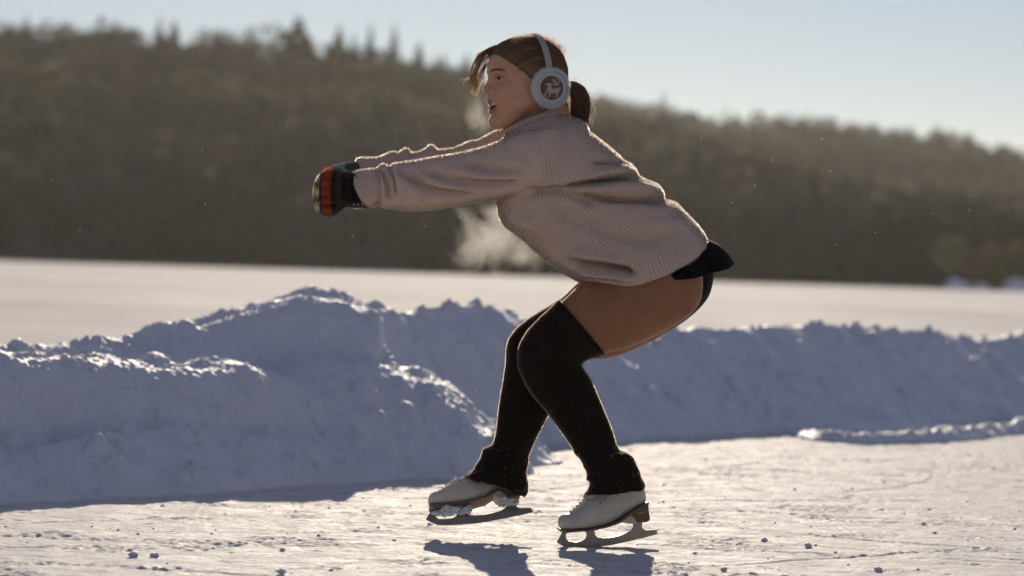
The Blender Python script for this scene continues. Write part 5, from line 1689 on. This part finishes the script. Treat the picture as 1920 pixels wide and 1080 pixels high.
    # blade with toe pick and stanchions
    body_ = [(1044.6, 1013.6), (1049, 1006), (1053, 999), (1055, 995.2), (1064, 995.2), (1100, 992.2), (1114, 991.5), (1114.5, 998), (1116, 1004), (1120, 1008), (1130, 1009.3), (1145, 1009), (1156, 1007.5), (1168, 1004.5), (1177, 1001),
             (1184, 997), (1188, 992), (1188.2, 981), (1207, 979.5), (1205, 984), (1204, 990), (1206, 994.5), (1211, 997.4), (1229.5, 997.4), (1232, 999), (1234, 1005.5), (1215, 1010), (1190, 1015), (1169, 1019), (1150, 1022.4), (1127, 1025), (1105, 1026.2), (1085.6, 1026.8),
             (1068, 1025.8), (1062, 1025), (1060, 1022), (1057, 1023), (1055.6, 1020), (1052, 1020.5), (1051, 1017.3), (1047.5, 1017)]
    hole = [(1061, 999), (1066, 996.2), (1096, 995.6), (1099.5, 998), (1100.3, 1004), (1098, 1010), (1091, 1013.6), (1078, 1015.3), (1066, 1014), (1061.5, 1009), (1060.2, 1004)]
    slab('blade', [body_, hole], .0021, STEEL, .0003)
    slab('mounting_plate', [[(1056, 993.2), (1116, 990), (1116, 992.8), (1056, 996)]], .022, STEEL, .0005)
    slab('mounting_plate', [[(1183, 979.6), (1209, 978.6), (1209, 981.2), (1183, 982.2)]], .018, STEEL, .0005)
    # small gilt marks printed on the heel, as in the photo
    marks = []
    for px, py, w_, h_ in ((1190.5, 963, .0016, .0030), (1193.5, 964, .0014, .0024), (1197, 963, .0012, .0026), (1200, 962, .0020, .0018), (1203, 961.2, .0010, .0022)):
        c = L(px, py, -.0292)
        V, Q, T = loft_rings(np.array([c + [0, .001, 0], c - [0, .0004, 0]]), np.tile([w_, 0, 0], (2, 1)), np.tile([0, 0, h_], (2, 1)), 6)
        marks.append((W(V), Q, T))
    V, Q, T = join_np(marks); link('heel_print', mesh_np('heel_print', V, [Q, T]), GOLD, sk)
    if snow:
        rg = np.random.default_rng(9); parts = []
        import bmesh
        bm = bmesh.new(); bmesh.ops.create_icosphere(bm, subdivisions=2, radius=1)
        sv = np.array([v.co[:] for v in bm.verts]); sf = np.array([[v.index for v in f.verts] for f in bm.faces]); bm.free()
        for k in range(110):
            px = rg.uniform(1060, 1125) if k < 78 else rg.uniform(1176, 1206)
            py = rg.uniform(993, 1006) if k < 78 else rg.uniform(981, 992)
            r = rg.uniform(.003, .0085)
            c = L(px, py, rg.normal(-.010, .008))
            v = sv * (1 + .35 * noise3(sv[:, 0] * 2 + k, sv[:, 1] * 2, sv[:, 2] * 2, seed=k))[:, None] * r * [1.3, 1, .8] + c
            parts.append((W(v), np.zeros((0, 4), int), sf))
        V, Q, T = join_np(parts)
        tag(link('caked_snow', mesh_np('caked_snow', V, T), SNOW, sk), 'snow caked between boot sole and blade', kind='stuff')
    return sk

def frame(origin, yaw, pitch, roll, base=0.0):
    """image aligned frame then yaw about up, pitch, roll about the skate's long axis"""
    Xv, Yv, Zv = RT, np.array([0, 1.0, 0]) , UP
    Yv = np.cross(Zv, Xv)
    B = np.stack([Xv, Yv, Zv], 1)
    cy, sy = math.cos(yaw), math.sin(yaw); cp, sp = math.cos(pitch), math.sin(pitch); cr, sr = math.cos(roll), math.sin(roll)
    Rz = np.array([[cy, -sy, 0], [sy, cy, 0], [0, 0, 1]]); Ry = np.array([[cp, 0, -sp], [0, 1, 0], [sp, 0, cp]]); Rx = np.array([[1, 0, 0], [0, cr, -sr], [0, sr, cr]])
    M = np.eye(4); M[:3, :3] = B @ Rz @ Ry @ Rx; M[:3, 3] = origin
    return M
nearM = frame(P(1062, 1027.4, -.085), math.radians(22), 0, 0)
build_skate(nearM, 'supporting white figure skate standing on its blade')
farM = frame(P(818, 984, .075), math.radians(6), math.radians(1.2), math.radians(-24))
build_skate(farM, 'raised white figure skate tipped to show its snow caked sole', snow=True)

# ================================================================== BREATH STEAM
def build_steam(name, cpx, cpy, Y, rx, ry, rz, dens, seed, label, scale, thr=.5):
    c = P(cpx, cpy, Y)
    import bmesh
    bm = bmesh.new(); bmesh.ops.create_icosphere(bm, subdivisions=3, radius=1)
    V = np.array([v.co[:] for v in bm.verts]); F = np.array([[v.index for v in f.verts] for f in bm.faces]); bm.free()
    V = V * [rx, ry, rz] + c
    t = NT(name + '_vapour')
    co = t.coord('Object')
    mp = t.n('ShaderNodeMapping'); mp.inputs['Location'].default_value = tuple(-c); t.l(co, mp.inputs[0])
    sc = t.n('ShaderNodeVectorMath', operation='DIVIDE'); sc.inputs[1].default_value = (rx, ry, rz); t.l(mp.outputs[0], sc.inputs[0])
    ln = t.n('ShaderNodeVectorMath', operation='LENGTH'); t.l(sc.outputs[0], ln.inputs[0])
    fall = t.math('SUBTRACT', 1.0, ln.outputs['Value'])
    n = t.n('ShaderNodeTexNoise'); n.inputs['Scale'].default_value = scale; n.inputs['Detail'].default_value = 4; n.inputs['Roughness'].default_value = .55; n.inputs['Distortion'].default_value = .6
    mo = t.n('ShaderNodeMapping'); mo.inputs['Location'].default_value = (seed, seed * .7, 0); t.l(co, mo.inputs[0]); t.l(mo.outputs[0], n.inputs['Vector'])
    f = t.math('ADD', n.outputs['Fac'], t.math('MULTIPLY', fall, .45))
    f = t.math('MAXIMUM', t.math('SUBTRACT', f, thr + .2), 0.0)
    f = t.math('MINIMUM', t.math('MULTIPLY', f, 3.0), 1.0)
    f = t.math('MULTIPLY', f, t.math('MINIMUM', t.math('MULTIPLY', t.math('MAXIMUM', fall, 0.0), 3.0), 1.0))
    v = t.n('ShaderNodeVolumePrincipled'); v.inputs['Color'].default_value = (.95, .92, .88, 1); v.inputs['Anisotropy'].default_value = .45
    t.l(t.math('MULTIPLY', f, dens), v.inputs['Density'])
    t.l(v.outputs[0], t.out.inputs['Volume'])
    o = link(name, mesh_np(name, V, F), t.m)
    tag(o, label, None, kind='stuff')
build_steam('breath_steam', 935, 444, .45, .18, .12, .15, 6.5, 5.7, 'drifting cloud of breath steam behind her under the arms', 11, .42)
build_steam('breath_steam', 900, 216, .04, .052, .05, .092, 6.0, 8.3, 'small puff of breath steam in front of her mouth', 22, .44)

# drifting ice flecks in the cold air
def build_flecks():
    rg = np.random.default_rng(61)
    tet = np.array([[1, 1, 1], [1, -1, -1], [-1, 1, -1], [-1, -1, 1.]]); parts = []
    for k in range(150):
        y = rg.uniform(-1.2, 2.5); c = P(rg.uniform(60, 1880), rg.uniform(150, 1000), y)
        if c[2] < .05: continue
        parts.append(tet * rg.uniform(.0005, .0012) + c)
    V = np.vstack(parts); b = np.arange(len(parts))[:, None] * 4
    F = np.vstack([b + [0, 1, 2], b + [0, 2, 3], b + [0, 3, 1], b + [1, 3, 2]])
    tag(link('ice_flecks', mesh_np('ice_flecks', V, F, False, {'tint': np.ones((len(V), 3)) * .95}), FUZZ), 'tiny ice flecks drifting in the air round the skater', None, kind='stuff')
build_flecks()

# ================================================================== HAZE
def build_haze():
    me = bpy.data.meshes.new('haze')
    x0, x1, y0, y1, z0, z1 = -3100, 3100, -80, 4100, -1.1, 140
    V = [(x, y, z) for x in (x0, x1) for y in (y0, y1) for z in (z0, z1)]
    F = [(0, 1, 3, 2), (4, 6, 7, 5), (0, 4, 5, 1), (2, 3, 7, 6), (0, 2, 6, 4), (1, 5, 7, 3)]
    me.from_pydata(V, [], F)
    t = NT('haze_air')
    v = t.n('ShaderNodeVolumePrincipled')
    v.inputs['Color'].default_value = (0.88, 0.87, 0.83, 1)
    v.inputs['Density'].default_value = HAZE_DENSITY
    v.inputs['Anisotropy'].default_value = 0.55
    t.l(v.outputs[0], t.out.inputs['Volume'])
    tag(link('haze', me, t.m), 'thin backlit winter haze over the lake', None, kind='stuff')
HAZE_DENSITY = 0.00011
build_haze()
